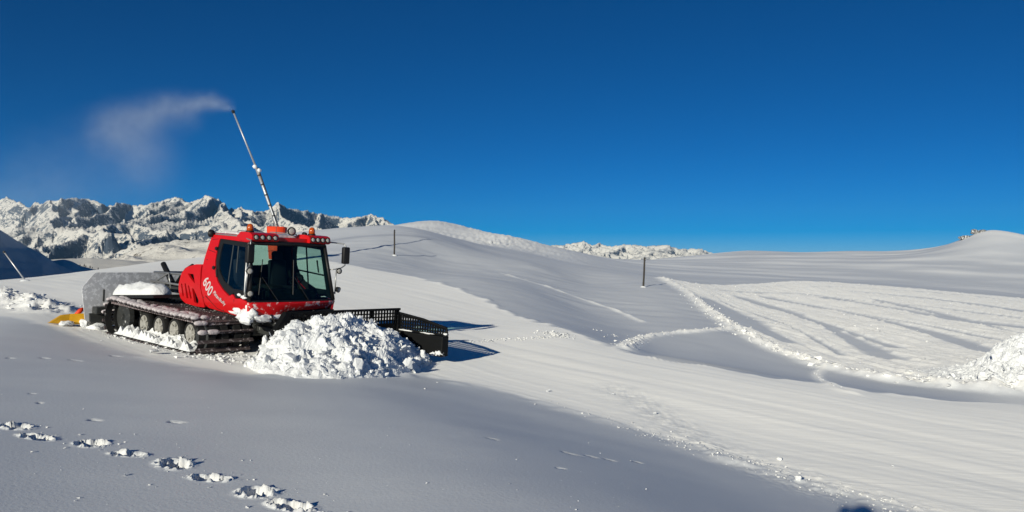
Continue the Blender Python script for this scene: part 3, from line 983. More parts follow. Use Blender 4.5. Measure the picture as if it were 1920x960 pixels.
# heaps of pushed snow ---------------------------------------------------------
def heap(name, label, foot, back, prof, wprof, nblk, smin, smax, ncr, seed, amp, front=0.55):
    root = empty(name, (foot[len(foot) // 2][0], foot[len(foot) // 2][1], gz(*foot[len(foot) // 2])))
    tag(root, label, 'snow heap', 'heaps of pushed snow')
    nt, nw = 150, 90
    T, W = np.meshgrid(np.linspace(0, 1, nt), np.linspace(0, 1, nw))
    def lerp_pl(pl, t):
        u = np.linspace(0, 1, len(pl))
        return np.interp(t, u, [p[0] for p in pl]), np.interp(t, u, [p[1] for p in pl])
    fx, fy = lerp_pl(foot, T); bx, by = lerp_pl(back, T)
    X, Y = fx * (1 - W) + bx * W, fy * (1 - W) + by * W
    h = np.interp(T, [p[0] for p in prof], [p[1] for p in prof]) * np.interp(W, [p[0] for p in wprof], [p[1] for p in wprof])
    base = terrain(X, Y)
    n1 = fbm(X * 1.6, Y * 1.6, 5, seed, 0.62)
    cell = np.floor(perlin(X * 2.2, Y * 2.2, seed + 3) * 5) / 5 + np.floor(perlin(X * 5, Y * 5, seed + 4) * 4) / 4 * .5
    rg = ridged(X * 1.9, Y * 1.9, 4, seed + 7) - 1.1
    Z = base - 0.06 + h + np.minimum(h * 1.4, 0.5) * amp * (0.5 * n1 + 0.45 * cell + 0.30 * rg)
    jx = 0.05 * fbm(X * 4, Y * 4, 2, seed + 8); jy = 0.05 * fbm(X * 4, Y * 4, 2, seed + 9)
    L = root.location
    grid_obj('mound', np.stack([X + jx - L.x, Y + jy - L.y, Z - L.z], -1), M_SNOW, smooth=False, parent=root)
    for k in range(nblk):
        for _ in range(40):
            i, j = RNG.randrange(2, nw - 2), RNG.randrange(2, nt - 2)
            if W[i, j] < 0.80 and RNG.random() < (1.0 if W[i, j] < front else 0.35): break
        s = smin + (smax - smin) * RNG.random() ** 2.6
        if W[i, j] < 0.18: s *= 1.25
        o = link(bpy.data.objects.new('snow_block', BLOCKS[RNG.randrange(len(BLOCKS))]))
        o.parent = root
        o.location = (X[i, j] - L.x, Y[i, j] - L.y, Z[i, j] - L.z + 0.12 * s)
        o.scale = (s * RNG.uniform(.8, 1.5), s * RNG.uniform(.7, 1.1), s * RNG.uniform(.7, 1.2))
        o.rotation_euler = (RNG.uniform(-1.4, 1.4), RNG.uniform(-1.4, 1.4), RNG.uniform(0, 6.28))
    pts = []
    for k in range(ncr):
        i, j = RNG.randrange(0, nw - 6), RNG.randrange(1, nt - 1)
        pts.append((X[i, j] - L.x + RNG.gauss(0, .04), Y[i, j] - L.y + RNG.gauss(0, .04), Z[i, j] - L.z - 0.01, smin * (0.12 + 0.8 * RNG.random() ** 2.5)))
    crumbs('loose_crumbs', pts, M_SNOW, parent=root)
    return root
heap('snow_heap', 'big heap of broken white snow blocks piled against the vehicle blade',
     hits([(458, 685), (490, 701), (560, 707), (640, 709), (720, 707), (770, 700), (806, 684)]),
     [(-5.75, 18.2), (-5.35, 18.75), (-4.85, 19.3), (-4.3, 19.95), (-3.7, 20.5), (-2.9, 20.7), (-2.1, 20.3)],
     [(0, 0.14), (.06, .46), (.14, .80), (.25, 1.04), (.38, 1.12), (.5, 1.10), (.62, .98), (.75, .78), (.88, .50), (.96, .30), (1, .12)],
     [(0, .05), (.06, .20), (.2, .42), (.4, .70), (.6, .92), (.75, 1.0), (.9, .92), (1, .7)],
     290, 0.06, 0.30, 6500, 201, 0.46)
heap('snow_heap', 'heap of tumbled snow at the right edge of the picture',
     hits([(1690, 714), (1760, 722), (1840, 726), (1915, 728)]) + [wp(2050, 736, 33), wp(2250, 742, 33)],
     [wp(1700, 690, 38.5), wp(1780, 690, 38.5), wp(1850, 690, 38.5), wp(1930, 690, 38.5), wp(2080, 690, 38), wp(2250, 690, 38)],
     [(0, 0.03), (.14, .10), (.27, .25), (.36, .55), (.45, 1.25), (.55, 1.8), (.68, 2.0), (.85, 1.5), (1, .2)],
     [(0, .06), (.1, .20), (.3, .48), (.55, .85), (.75, 1.0), (.9, .85), (1, .3)],
     160, 0.10, 0.48, 3200, 231, 0.5)

# ---------------------------------------------------------------- marker poles
def pole(px, py, h, lean, r, label):
    x, y = hit(px, py)
    z = gz(x, y)
    root = empty('marker_pole', (x, y, z))
    tag(root, label, 'pole', 'wooden piste marker poles')
    bm = bmesh.new()
    pts = [(lean * t * h + 0.012 * math.sin(t * 5), 0.01 * math.cos(t * 4), -0.5 * (t == 0) + h * t) for t in [0, .15, .3, .5, .7, .85, .97, 1.0]]
    tube(bm, pts, [r * 1.08, r * 1.05, r, r * 1.02, r * .97, r * .95, r * .93, r * .62], 10)
    bm_obj('shaft', bm, M_WOOD, root, True)
    bm = bmesh.new()
    for k, t in enumerate((0.90, 0.955)):
        lathe(bm, (lean * t * h, 0, t * h), (lean, 0, 1), [(-.02, r * .9), (-.02, r * 1.12), (.02, r * 1.12), (.02, r * .9)], 10)
    bm_obj('band', bm, M_BLACK, root)
    bm = bmesh.new()
    lathe(bm, (0, 0, -0.05), (0, 0, 1), [(0, .30), (.06, .24), (.11, .13), (.13, .02)], 14)
    for v in bm.verts: v.co += Vector((RNG.gauss(0, .012), RNG.gauss(0, .012), RNG.gauss(0, .008)))
    bm_obj('snow_collar', bm, M_SNOW, root, True)
pole(1206, 538, 2.53, 0.055, 0.08, 'leaning wooden marker pole on the grey slope left of the churned run')
pole(739, 478, 2.2, 0.02, 0.065, 'upright dark marker pole below the rounded domes, right of the cab')

# ---------------------------------------------------------------- snow lance
YL = 58.0
def lance():
    b = P(516, 492, YL)
    b.z = gz(b.x, b.y)
    root = empty('snow_lance', b)
    tag(root, 'tall slanting aluminium snow lance with orange pad behind the red cab', 'snow lance')
    loc = lambda px, py, dy=0.0: P(px, py, YL + dy) - b
    foot, mid, tip = loc(520, 424), loc(481, 316), loc(437, 209)
    bm = bmesh.new()
    tube(bm, [loc(528, 450), foot, foot.lerp(mid, .5), mid], [.13, .12, .11, .10], 12)
    bm_obj('lower_mast', bm, M_ALU, root, True)
    bm = bmesh.new()
    tube(bm, [mid - (tip - mid).normalized() * .35, mid.lerp(tip, .5), tip], [.07, .062, .055], 10)
    bm_obj('upper_mast', bm, M_ALU, root, True)
    bm = bmesh.new()
    for t in (.18, .36, .54, .72, .88):
        p = foot.lerp(mid, t)
        lathe(bm, p, mid - foot, [(-.05, .095), (-.05, .13), (.05, .13), (.05, .095)], 12)
    bm_obj('clamp_ring', bm, M_STEEL, root)
    bm = bmesh.new()
    tube(bm, [foot + Vector((.16, -.12, -.4)), foot.lerp(mid, .5) + Vector((.13, -.05, 0)), mid + Vector((.10, 0, .1))], .03, 6)
    bm_obj('feed_hose', bm, M_RUBBER, root, True)
    for off, r in ((Vector((-.10, -.05, .12)), .16), (Vector((.22, -.05, -.14)), .15)):
        bm = bmesh.new()
        bmesh.ops.create_icosphere(bm, subdivisions=2, radius=r, matrix=Matrix.Translation(mid + off))
        for v in bm.verts: v.co = mid + off + (v.co - mid - off) * RNG.uniform(.75, 1.15); 
        bm_obj('ice_lump', bm, M_SNOW, root, True)
    bm = bmesh.new()
    lathe(bm, tip, tip - mid, [(-.16, .05), (-.12, .10), (.0, .12), (.05, .11), (.10, .05), (.13, .03)], 14)
    head = bm_obj('nozzle_head', bm, M_BLACK, root, True)
    bm = bmesh.new()
    for k in range(8):
        a = k * math.pi / 4
        d = Vector((math.cos(a), math.sin(a), .5)).normalized()
        lathe(bm, tip + d * .09, d, [(0, .03), (.04, .025)], 8)
    bm_obj('nozzle', bm, M_STEEL, head)
    # hinge post, strut and pad
    bm = bmesh.new()
    tube(bm, [Vector((.12, 0, -.4)), loc(524, 432)], .11, 12)
    bm_obj('post', bm, M_STEEL, root, True)
    bm = bmesh.new()
    tube(bm, [loc(513, 440), loc(514, 402)], .025, 6)
    tube(bm, [loc(514, 402), foot.lerp(mid, .22)], .025, 6)
    bm_obj('strut', bm, M_STEEL, root)
    zt, zb = (HOR - 424) / FPX * YL - b.z, 0.22
    bm = bmesh.new()
    xa, xb = (503 - 516) / FPX * YL, (536 - 516) / FPX * YL
    v = [bm.verts.new(p) for p in [(xa, -.45, zt), (xb, -.45, zt - .06), (xb, .45, zt - .06), (xa, .45, zt), (xa + .12, -.35, zb), (xb - .18, -.35, zb), (xb - .18, .35, zb), (xa + .12, .35, zb)]]
    for f in [(0, 1, 2, 3), (4, 7, 6, 5), (0, 4, 5, 1), (1, 5, 6, 2), (2, 6, 7, 3), (3, 7, 4, 0)]: bm.faces.new([v[i] for i in f])
    bmesh.ops.bevel(bm, geom=bm.edges[:], offset=.05, segments=3, affect='EDGES')
    pad = bm_obj('crash_pad', bm, M_ORANGE, root, True)
    bm = bmesh.new()
    for zz in (.25, .7):
        z = zb + (zt - zb) * zz
        k = zz
        xl, xr = (xa + .12) * (1 - k) + xa * k, (xb - .18) * (1 - k) + xb * k
        yy = .35 + .10 * k + .012
        tube(bm, [(xl - .012, -yy, z), (xr + .012, -yy, z), (xr + .012, yy, z), (xl - .012, yy, z), (xl - .012, -yy, z)], .02, 6, False)
    bm_obj('strap', bm, M_BLACK, pad)
lance()

# a second, thin pole or lance that catches the sun in front of the shaded hill
def slim_pole():
    x, y = hit(48, 526)
    z = gz(x, y)
    root = empty('slim_pole', (x, y, z))
    tag(root, 'thin pale slanting pole at the left edge in front of the shaded hill', 'pole')
    tip = P(8, 473, y) - Vector((x, y, z))
    d = tip.normalized()
    bm = bmesh.new()
    tube(bm, [-d * .4, tip * .5, tip], [.05, .045, .035], 8)
    bm_obj('shaft', bm, M_ALU, root, True)
    bm = bmesh.new()
    lathe(bm, tip, d, [(-.05, .035), (-.03, .06), (.04, .06), (.07, .02)], 10)
    bm_obj('head', bm, M_STEEL, root, True)
    bm = bmesh.new()
    lathe(bm, (0, 0, -.06), (0, 0, 1), [(0, .3), (.08, .22), (.13, .1), (.14, .01)], 12)
    bm_obj('snow_collar', bm, M_SNOW, root, True)
slim_pole()
# ---------------------------------------------------------------- the snow groomer
TH, PI_, RO = math.radians(49.5), math.radians(2.331), math.radians(1.575)
def veh_matrix():
    F = Vector((math.sin(TH), -math.cos(TH), 0)); U = Vector((0, 0, 1)); L = U.cross(F)
    F2 = F * math.cos(PI_) - U * math.sin(PI_); U2 = U * math.cos(PI_) + F * math.sin(PI_)
    L2 = L * math.cos(RO) - U2 * math.sin(RO); U3 = U2 * math.cos(RO) + L * math.sin(RO)
    m = Matrix((F2, L2, U3)).transposed().to_4x4()
    m.translation = (-7.8, 21.764, -2.419)
    return m
VM = veh_matrix()
VI = VM.inverted()
V = empty('snow_groomer')
V.matrix_world = VM
tag(V, 'red tracked snow groomer with black front blade and snowy tracks', 'snow groomer')
def vray(px, py, ax, val):
    """vehicle-space point on a pixel's sight line where coordinate ax equals val"""
    o = VI @ Vector((0, 0, 0)); d = VI.to_3x3() @ Vector(((px - 960) / FPX, 1, (HOR - py) / FPX))
    return o + d * ((val - o[ax]) / d[ax])

def yside(z):
    return 1.25 - (z - 1.28) * 0.105 if z > 1.28 else 1.25 - (1.28 - z) * 0.22
def side(sg, off=0.0):
    return lambda u, v, t: Vector((u, sg * (yside(v) - off - t), v))

CAB = [(1.04, 2.84), (.93, 2.6), (.80, 2.2), (.77, 1.95), (.84, 1.5), (1.04, 1.08), (1.2, 1.0), (2.2, .94), (2.93, .90), (3.08, 1.04), (3.06, 1.30),
       (2.72, 1.36), (2.5, 1.33), (2.36, 1.44), (2.22, 1.37), (1.9, 1.5), (1.6, 1.68), (1.42, 1.9), (1.34, 2.2), (1.36, 2.5), (1.42, 2.755), (2.74, 2.70), (2.76, 2.82)]
DOOR = [(1.425, 2.745), (1.37, 2.5), (1.35, 2.2), (1.43, 1.905), (1.61, 1.695), (1.905, 1.515), (2.22, 1.39), (2.36, 1.46), (2.5, 1.352), (2.72, 1.382), (2.97, 1.33), (2.735, 2.69)]
WIN = [(1.57, 2.64), (1.51, 2.4), (1.50, 2.15), (1.58, 1.95), (1.85, 1.72), (2.3, 1.56), (2.80, 1.55), (2.62, 2.58)]
for sg in (-1, 1):
    bm = bmesh.new()
    plate(bm, [rounded(CAB, .05, 2)], side(sg), 0.07)
    cs = bm_obj('cab_side', bm, M_RED, V)
    bm = bmesh.new()
    plate(bm, [CAB], side(sg, 0.075), 0.012)
    bm_obj('lining', bm, M_INT, cs)
    bm = bmesh.new()
    plate(bm, [DOOR, WIN], side(sg, 0.018), 0.04)
    door = bm_obj('door', bm, M_BLACK, V)
    bm = bmesh.new()
    plate(bm, [WIN], side(sg, 0.032), 0.006)
    bm_obj('window', bm, M_SIDEGLASS, door)
    bm = bmesh.new()
    fn = side(sg, 0.05)
    for a, b_ in (((2.02, 2.62), (2.02, 1.62)), ((2.25, 2.6), (2.32, 1.95))) if sg < 0 else (((2.0, 2.62), (2.02, 1.62)), ((1.56, 2.0), (2.74, 1.92)), ((2.45, 2.30), (2.50, 1.98))):
        tube(bm, [fn(a[0], a[1], 0), fn(b_[0], b_[1], 0)], .022, 6)
    bm_obj('window_bar', bm, M_BLACK, door)
    bm = bmesh.new()
    fn = side(sg, -0.03)
    tube(bm, [fn(1.50, 1.98, .04), fn(1.50, 1.98, 0), fn(1.56, 1.80, 0), fn(1.56, 1.80, .04)], .014, 6)
    bm_obj('handle', bm, M_BLACK, door)

# seams, hinges and bolts on the near side of the cab
for k, (pl, r) in enumerate([([(.95, 2.45), (1.30, 2.40)], .007), ([(1.12, 1.30), (1.62, 1.02), (2.10, .95)], .007), ([(2.45, 1.32), (2.42, .95)], .007), ([(1.06, 2.72), (1.36, 2.74)], .006)]):
    bm = bmesh.new()
    fn = side(-1, -.002)
    tube(bm, [fn(a, b, 0) for a, b in pl], r, 6)
    bm_obj('panel_seam', bm, M_BLACK, V)
for z in (2.50, 2.02):
    bm = bmesh.new()
    fn = side(-1, -.015)
    c = fn(1.345, z, 0)
    box(bm, c, (.09, .05, .07), None, .01)
    tube(bm, [c + Vector((.03, -.02, -.05)), c + Vector((.03, -.02, .05))], .014, 8)
    bm_obj('hinge', bm, M_BLACK, V)
for x, z in ((1.0, 1.25), (1.28, 1.06), (1.9, 1.0), (2.3, 1.0), (.95, 2.2), (1.12, 2.78)):
    bm = bmesh.new()
    c = side(-1, -.001)(x, z, 0)
    lathe(bm, c, (0, -1, 0), [(0, .016), (.008, .014), (.012, .004)], 8)
    bm_obj('bolt', bm, M_STEEL, V, True)
# roof
bm = bmesh.new()
top = rounded([(1.0, -1.04), (2.74, -1.07), (2.80, -.9), (2.84, 0), (2.80, .9), (2.74, 1.07), (1.0, 1.04)], .12, 3)
plate(bm, [top], lambda u, v, t: Vector((u, v, 2.915 - t - 0.06 * max(0, u - 1.6) / 1.2 - 0.03 * (v / 1.05) ** 2)), 0.10)
roof = bm_obj('roof', bm, M_RED, V)
bm = bmesh.new()
plate(bm, [rounded([(1.12, -.85), (2.35, -.85), (2.35, .85), (1.12, .85)], .15, 3)], lambda u, v, t: Vector((u, v, 2.945 - t - 0.06 * max(0, u - 1.6) / 1.2)), 0.05)
bm_obj('roof_sheen', bm, M_FLAP, roof)  # grey plate added for the sky's reflection along the roof top
bm = bmesh.new()
for yy in (-.5, .45):
    tube(bm, [(1.2, yy, 2.93), (1.25, yy, 2.98), (2.4, yy, 2.95), (2.45, yy, 2.90)], .016, 6)
tube(bm, [(1.15, -1.06, 2.86), (2.6, -1.08, 2.83)], .018, 6)
bm_obj('roof_rail', bm, M_CHROME, roof)
for y0, y1 in ((-1.13, -.40), (.50, 1.13)):
    bm = bmesh.new()
    prof = [(2.25, 2.84), (2.42, 2.955), (2.78, 2.945), (2.92, 2.90), (2.95, 2.76), (2.86, 2.725), (2.3, 2.74)]
    plate(bm, [rounded(prof, .04, 2)], lambda u, v, t: Vector((u, y0 + t, v)), y1 - y0)
    bmesh.ops.recalc_face_normals(bm, faces=bm.faces[:])
    pod = bm_obj('light_pod', bm, M_RED, V)
    for k in range(4):
        yc = y0 + (y1 - y0) * (k + .6) / 4.2
        bm = bmesh.new()
        lathe(bm, (2.90, yc, 2.825), (1, 0, .2), [(0, .070), (.05, .070), (.055, .055), (.045, .050)], 16)
        hl = bm_obj('headlight', bm, M_BLACK, pod, True)
        bm = bmesh.new()
        lathe(bm, (2.945, yc, 2.832), (1, 0, .2), [(0, .052), (.010, .048), (.018, .03), (.021, .005)], 16)
        bm_obj('lens', bm, M_LENS, pod, True)
    yb = -.98 if y0 < 0 else .80
    bm = bmesh.new()
    lathe(bm, (2.58, yb, 2.93), (0, 0, 1), [(0, .10), (.05, .10), (.05, .085)], 16)
    bc = bm_obj('beacon', bm, M_BLACK, V, True)
    bm = bmesh.new()
    lathe(bm, (2.58, yb, 2.98), (0, 0, 1), [(0, .082), (.08, .080), (.14, .066), (.165, .04), (.175, .005)], 18)
    bm_obj('beacon_lens', bm, M_AMBER, bc, True)
# windscreen and its frame
bm = bmesh.new()
nu, nv = 14, 8
def wsp(u, v, off=0.0):
    z = 1.30 + (2.70 - 1.30) * v
    hw = 1.21 - 0.16 * v
    x = 3.06 - 0.27 * v + 0.10 * (1 - (2 * u - 1) ** 2) + off
    return Vector((x, -hw + 2 * hw * u, z))
gv = [[bm.verts.new(wsp(i / nu, j / nv)) for i in range(nu + 1)] for j in range(nv + 1)]
for j in range(nv):
    for i in range(nu):
        bm.faces.new((gv[j][i], gv[j][i + 1], gv[j + 1][i + 1], gv[j + 1][i]))
ws = bm_obj('windscreen', bm, M_GLASS, V, True)
bm = bmesh.new()
tube(bm, [wsp(0, v) for v in (0, .5, 1)], .05, 8)
tube(bm, [wsp(1, v) for v in (0, .5, 1)], .05, 8)
tube(bm, [wsp(u / 12, 1) + Vector((0, 0, 0)) for u in range(13)], .055, 8)
tube(bm, [wsp(u / 12, 0) for u in range(13)], .03, 8)
bm_obj('windscreen_frame', bm, M_BLACK, V, True)
bm = bmesh.new()
for u0, u1 in ((.30, .12), (.66, .50)):
    tube(bm, [wsp(u0, .0, .04), wsp(u1, .42, .035)], .011, 6)
    tube(bm, [wsp(u1 - .03, .12, .025), wsp(u1 + .005, .72, .025)], .012, 6)
bm_obj('wiper', bm, M_BLACK, V)
# red nose below the windscreen, wrapped round the front
bm = bmesh.new()
def nose(u, v):
    y = -1.26 + 2.52 * u
    zb = 0.88 + 0.20 * float(sstep(.25, .45, u))
    z = 1.29 - (1.29 - zb) * v
    return Vector((3.07 + 0.16 * (1 - (2 * u - 1) ** 2) - 0.10 * v ** 2, y * (1 - .03 * v), z))
gv = [[bm.verts.new(nose(i / 20, j / 5)) for i in range(21)] for j in range(6)]
for j in range(5):
    for i in range(20):
        bm.faces.new((gv[j][i], gv[j][i + 1], gv[j + 1][i + 1], gv[j + 1][i]))
no = bm_obj('nose_panel', bm, M_REDSNOW, V, True)
sol = no.modifiers.new('thickness', 'SOLIDIFY'); sol.thickness = 0.04; sol.offset = -1
bm = bmesh.new()
box(bm, (2.75, 0, 1.0), (.5, 2.2, .22), bev=.03)
box(bm, (3.02, .55, .98), (.12, 1.4, .18), bev=.03)
bm_obj('bumper', bm, M_BLACK, V)
# interior
bm = bmesh.new()
box(bm, (1.95, 0, 1.10), (2.0, 2.2, .22))
box(bm, (2.78, .05, 1.42), (.36, 1.5, .30), bev=.08)
box(bm, (1.9, .02, 1.42), (.9, .34, .42), bev=.06)
box(bm, (1.16, .0, 1.45), (.14, 2.1, .62))
bm_obj('cab_interior', bm, M_INT, V)
rw = [tuple(vray(px, py, 0, 1.02))[1:] for px, py in ((473, 456), (521, 457), (520, 493), (473, 499))]
bm = bmesh.new()
plate(bm, [[(-1.08, 2.84), (1.08, 2.84), (1.2, 1.1), (-1.2, 1.1)], rw], lambda u, v, t: Vector((1.04 - t, u, v)), 0.05)
rear = bm_obj('rear_wall', bm, M_INT, V)
bm = bmesh.new()
plate(bm, [rw], lambda u, v, t: Vector((1.02 - t, u, v)), 0.006)
bm_obj('rear_window', bm, M_SIDEGLASS, rear)
bm = bmesh.new()
plate(bm, [[(1.0, -1.02), (2.8, -1.04), (2.8, 1.04), (1.0, 1.02)]], lambda u, v, t: Vector((u, v, 2.80 - t)), 0.03)
bm_obj('headliner', bm, M_INT, V)
def rbox(bm, c, s, tilt=0.0, bev=.06):
    box(bm, c, s, Matrix.Rotation(tilt, 3, 'Y'), bev)
for yy in (-.52, .48):
    bm = bmesh.new()
    rbox(bm, (1.90, yy, 1.52), (.52, .50, .16))
    rbox(bm, (1.60, yy, 1.90), (.15, .50, .72), -.12)
    st = bm_obj('seat', bm, M_SEAT, V, True)
    bm = bmesh.new()
    rbox(bm, (1.545, yy, 2.36), (.12, .30, .24), -.12, .055)
    bm_obj('headrest', bm, M_SEAT, st, True)
bm = bmesh.new()
c = Vector((2.45, .48, 1.78)); ax = Vector((-.75, 0, .65)).normalized(); a, b_ = frame_of(ax)
tube(bm, [c + .19 * (math.cos(t) * a + math.sin(t) * b_) for t in [2 * math.pi * k / 20 for k in range(21)]], .017, 6, False)
tube(bm, [c, c - ax * .45], .03, 6)
tube(bm, [c - a * .18, c + a * .18], .016, 6)
bm_obj('steering_wheel', bm, M_BLACK, V, True)
# engine cover
ENG = [(.74, 2.07), (.40, 2.05), (-.02, 1.96), (-.22, 1.80), (-.33, 1.5), (-.33, 1.3), (-.24, 1.12), (-.02, 1.02), (.6, .98), (.99, .99), (.80, 1.45), (.73, 1.9)]
HOLES = [[(.10, 1.80), (.40, 1.80), (.52, 1.56), (.36, 1.64), (.24, 1.70)],
         [(-.21, 1.52), (-.14, 1.52), (-.05, 1.18), (-.13, 1.20)],
         [(-.02, 1.54), (.05, 1.54), (.18, 1.16), (.08, 1.15)],
         [(.16, 1.50), (.22, 1.50), (.36, 1.17), (.27, 1.15)],
         [(.38, 1.44), (.46, 1.43), (.70, 1.15), (.66, 1.06), (.46, 1.08)]]
for sg in (-1, 1):
    bm = bmesh.new()
    plate(bm, [rounded(ENG, .06, 3)] + [rounded(h, .03, 2) for h in HOLES], lambda u, v, t: Vector((u, sg * (1.17 + .05 * math.sin((v - .95) * 2.7) - t), v)), 0.06)
    bm_obj('engine_cover', bm, M_RED, V)
bm = bmesh.new()
plate(bm, [[(.72, 2.02), (.38, 2.0), (-.02, 1.91), (-.2, 1.76), (-.28, 1.4), (-.2, 1.05), (.8, 1.02)]], lambda u, v, t: Vector((u, -1.08 + t, v)), 2.16)
bm_obj('engine_bay', bm, M_BLACK, V)
bm = bmesh.new()
plate(bm, [[(.76, 2.075), (.40, 2.055), (-.02, 1.965), (-.22, 1.80), (-.2, 1.78), (0, 1.93), (.4, 2.02), (.76, 2.04)]], lambda u, v, t: Vector((u, -1.15 + t, v)), 2.3)
bm_obj('bonnet', bm, M_RED, V)
# lettering on the cab side
def lettering(txt, p0, p1, h, name, shear=0.0, ext=.006):
    cu = bpy.data.curves.new(name, 'FONT')
    cu.body = txt; cu.size = 1.0; cu.extrude = 0.01; cu.shear = shear; cu.offset = 0.012
    tmp = link(bpy.data.objects.new(name, cu))
    bpy.context.view_layer.update()
    me = bpy.data.meshes.new_from_object(tmp.evaluated_get(bpy.context.evaluated_depsgraph_get()))
    bpy.data.objects.remove(tmp)
    co = np.array([v.co[:] for v in me.vertices])
    x0, x1, y0, y1 = co[:, 0].min(), co[:, 0].max(), co[:, 1].min(), co[:, 1].max()
    d = Vector((p1[0] - p0[0], p1[1] - p0[1])); L = d.length; d.normalize(); n = Vector((-d.y, d.x))
    for v in me.vertices:
        u, w = (v.co.x - x0) / (x1 - x0) * L, (v.co.y - y0) / (y1 - y0) * h
        X, Z = p0[0] + d.x * u + n.x * w, p0[1] + d.y * u + n.y * w
        v.co = Vector((X, -(yside(Z) + 0.003 + (0.004 if v.co.z > 0 else 0)), Z))
    me.materials.append(M_LETTER)
    o = link(bpy.data.objects.new(name, me)); o.parent = V
    return o
lettering('600', (0.90, 1.60), (1.30, 1.28), .28, 'number')
lettering('PistenBully', (1.45, 1.36), (2.02, 1.08), .13, 'name_script', 0.35)
# frozen snow on the nose and the step
def lumps(name, pts, mat, parent, seed=1, sub=3, stretch=(1, 1, 1)):
    bm = bmesh.new()
    for i, (x, y, z, r, sx, sy, sz) in enumerate(pts):
        g = bmesh.ops.create_icosphere(bm, subdivisions=sub, radius=1.0)
        for v in g['verts']:
            n = v.co.copy()
            k = 1 + .45 * float(fbm(np.array([n.x * 1.6 + i * 7]), np.array([n.y * 1.6 + n.z * 2.1 + seed]), 3, seed)[0])
            v.co = Vector((x + n.x * r * sx * k, y + n.y * r * sy * k, z + n.z * r * sz * k))
    return bm_obj(name, bm, mat, parent, True)
lumps('frozen_snow', [(2.93, -1.13, .98, .22, 1.0, .75, .78), (2.72, -1.17, .92, .16, 1.5, .4, .6), (3.12, -.85, .90, .15, .5, 1.5, .55), (3.0, -1.2, 1.18, .07, .8, .8, 1.9), (2.88, -1.24, 1.40, .07, 1.6, .5, .6), (2.66, -1.24, 1.44, .055, 1.4, .5, .6), (2.40, -1.19, .99, .10, 2.2, .25, .35), (3.14, -.45, .93, .11, .5, 2.2, .5), (2.98, -1.22, .86, .20, 1.1, .6, .5), (2.55, -1.21, 1.06, .08, 2.0, .2, .9)], M_SNOW, V, 5)
# mirrors, grab tubes and work lamps at both front corners
def lamp(c, d, r, parent, name='work_lamp'):
    bm = bmesh.new()
    lathe(bm, c, d, [(-.10, r * .45), (-.07, r * .85), (0, r), (.015, r), (.015, r * .82), (.005, r * .8)], 18)
    o = bm_obj(name, bm, M_BLACK, parent, True)
    bm = bmesh.new()
    dd = Vector(d).normalized()
    lathe(bm, Vector(c) + dd * .004, d, [(0, r * .80), (.012, r * .7), (.018, r * .4), (.02, .004)], 18)
    bm_obj('lens', bm, M_LENS, o, True)
    return o
FWD = Vector((1, -.15, 0))
for sg in (-1, 1):
    yo = -1.20 if sg < 0 else 1.56
    mc = Vector((2.98, yo, 2.44)) if sg < 0 else Vector((3.0, 1.59, 2.46))
    bm = bmesh.new()
    box(bm, mc, (.13, .19, .44), Matrix.Rotation(-.15 * sg, 3, 'Z'), .035)
    mir = bm_obj('mirror', bm, M_BLACK, V, True)
    bm = bmesh.new()
    box(bm, mc - Vector((.068, 0, 0)), (.006, .14, .36))
    bm_obj('mirror_glass', bm, M_CHROME, mir)
    bm = bmesh.new()
    yr = 1.10 * sg
    tube(bm, [(2.62, yr, 2.80), (2.80, yr + (mc.y - yr) * .55, 2.78), (2.96, mc.y - .03 * sg, 2.76), (2.99, mc.y, 2.70), (2.99, mc.y, 2.62)], .017, 8)
    ylow = 1.30 * sg if sg > 0 else -1.27
    tube(bm, [(2.99, mc.y, 2.26), (2.99, mc.y, 2.20), (3.02, (mc.y + ylow) / 2, 2.13), (3.02, ylow, 2.12), (3.0, ylow, 1.45)], .017, 8)
    tube(bm, [(3.02, ylow, 2.10), (2.92, 1.17 * sg, 2.08)], .015, 6)
    tube(bm, [(3.0, ylow, 1.5), (3.0, 1.22 * sg, 1.46)], .015, 6)
    bm_obj('mirror_arm', bm, M_CHROME, mir, True)
    if sg < 0:
        bm = bmesh.new()
        tube(bm, [(2.80, -1.12, 2.70), (2.86, -1.20, 2.60), (3.02, -1.31, 1.55), (3.02, -1.29, 1.42)], .024, 8)
        bm_obj('grab_tube', bm, M_CHROME, V, True)
        lamp((3.08, -1.24, 2.03), FWD, .085, V); lamp((3.10, -1.22, 1.50), FWD, .085, V)
    else:
        lamp((3.05, 1.37, 2.05), FWD, .075, V); lamp((3.02, 1.40, 1.56), Vector((.8, .3, -.2)), .075, V)
lamp((2.50, .25, 3.02), FWD, .11, V); lamp((2.5, .62, 2.96), (-1, 0, 0), .06, V); lamp((1.0, -1.12, 2.87), (-1, -.5, 0), .10, V)
bm = bmesh.new()
tube(bm, [(2.0, .12, 2.88), (2.0, .12, 3.0), (1.98, .12, 3.62)], [.02, .008, .005], 6)
bm_obj('antenna', bm, M_STEEL, V)
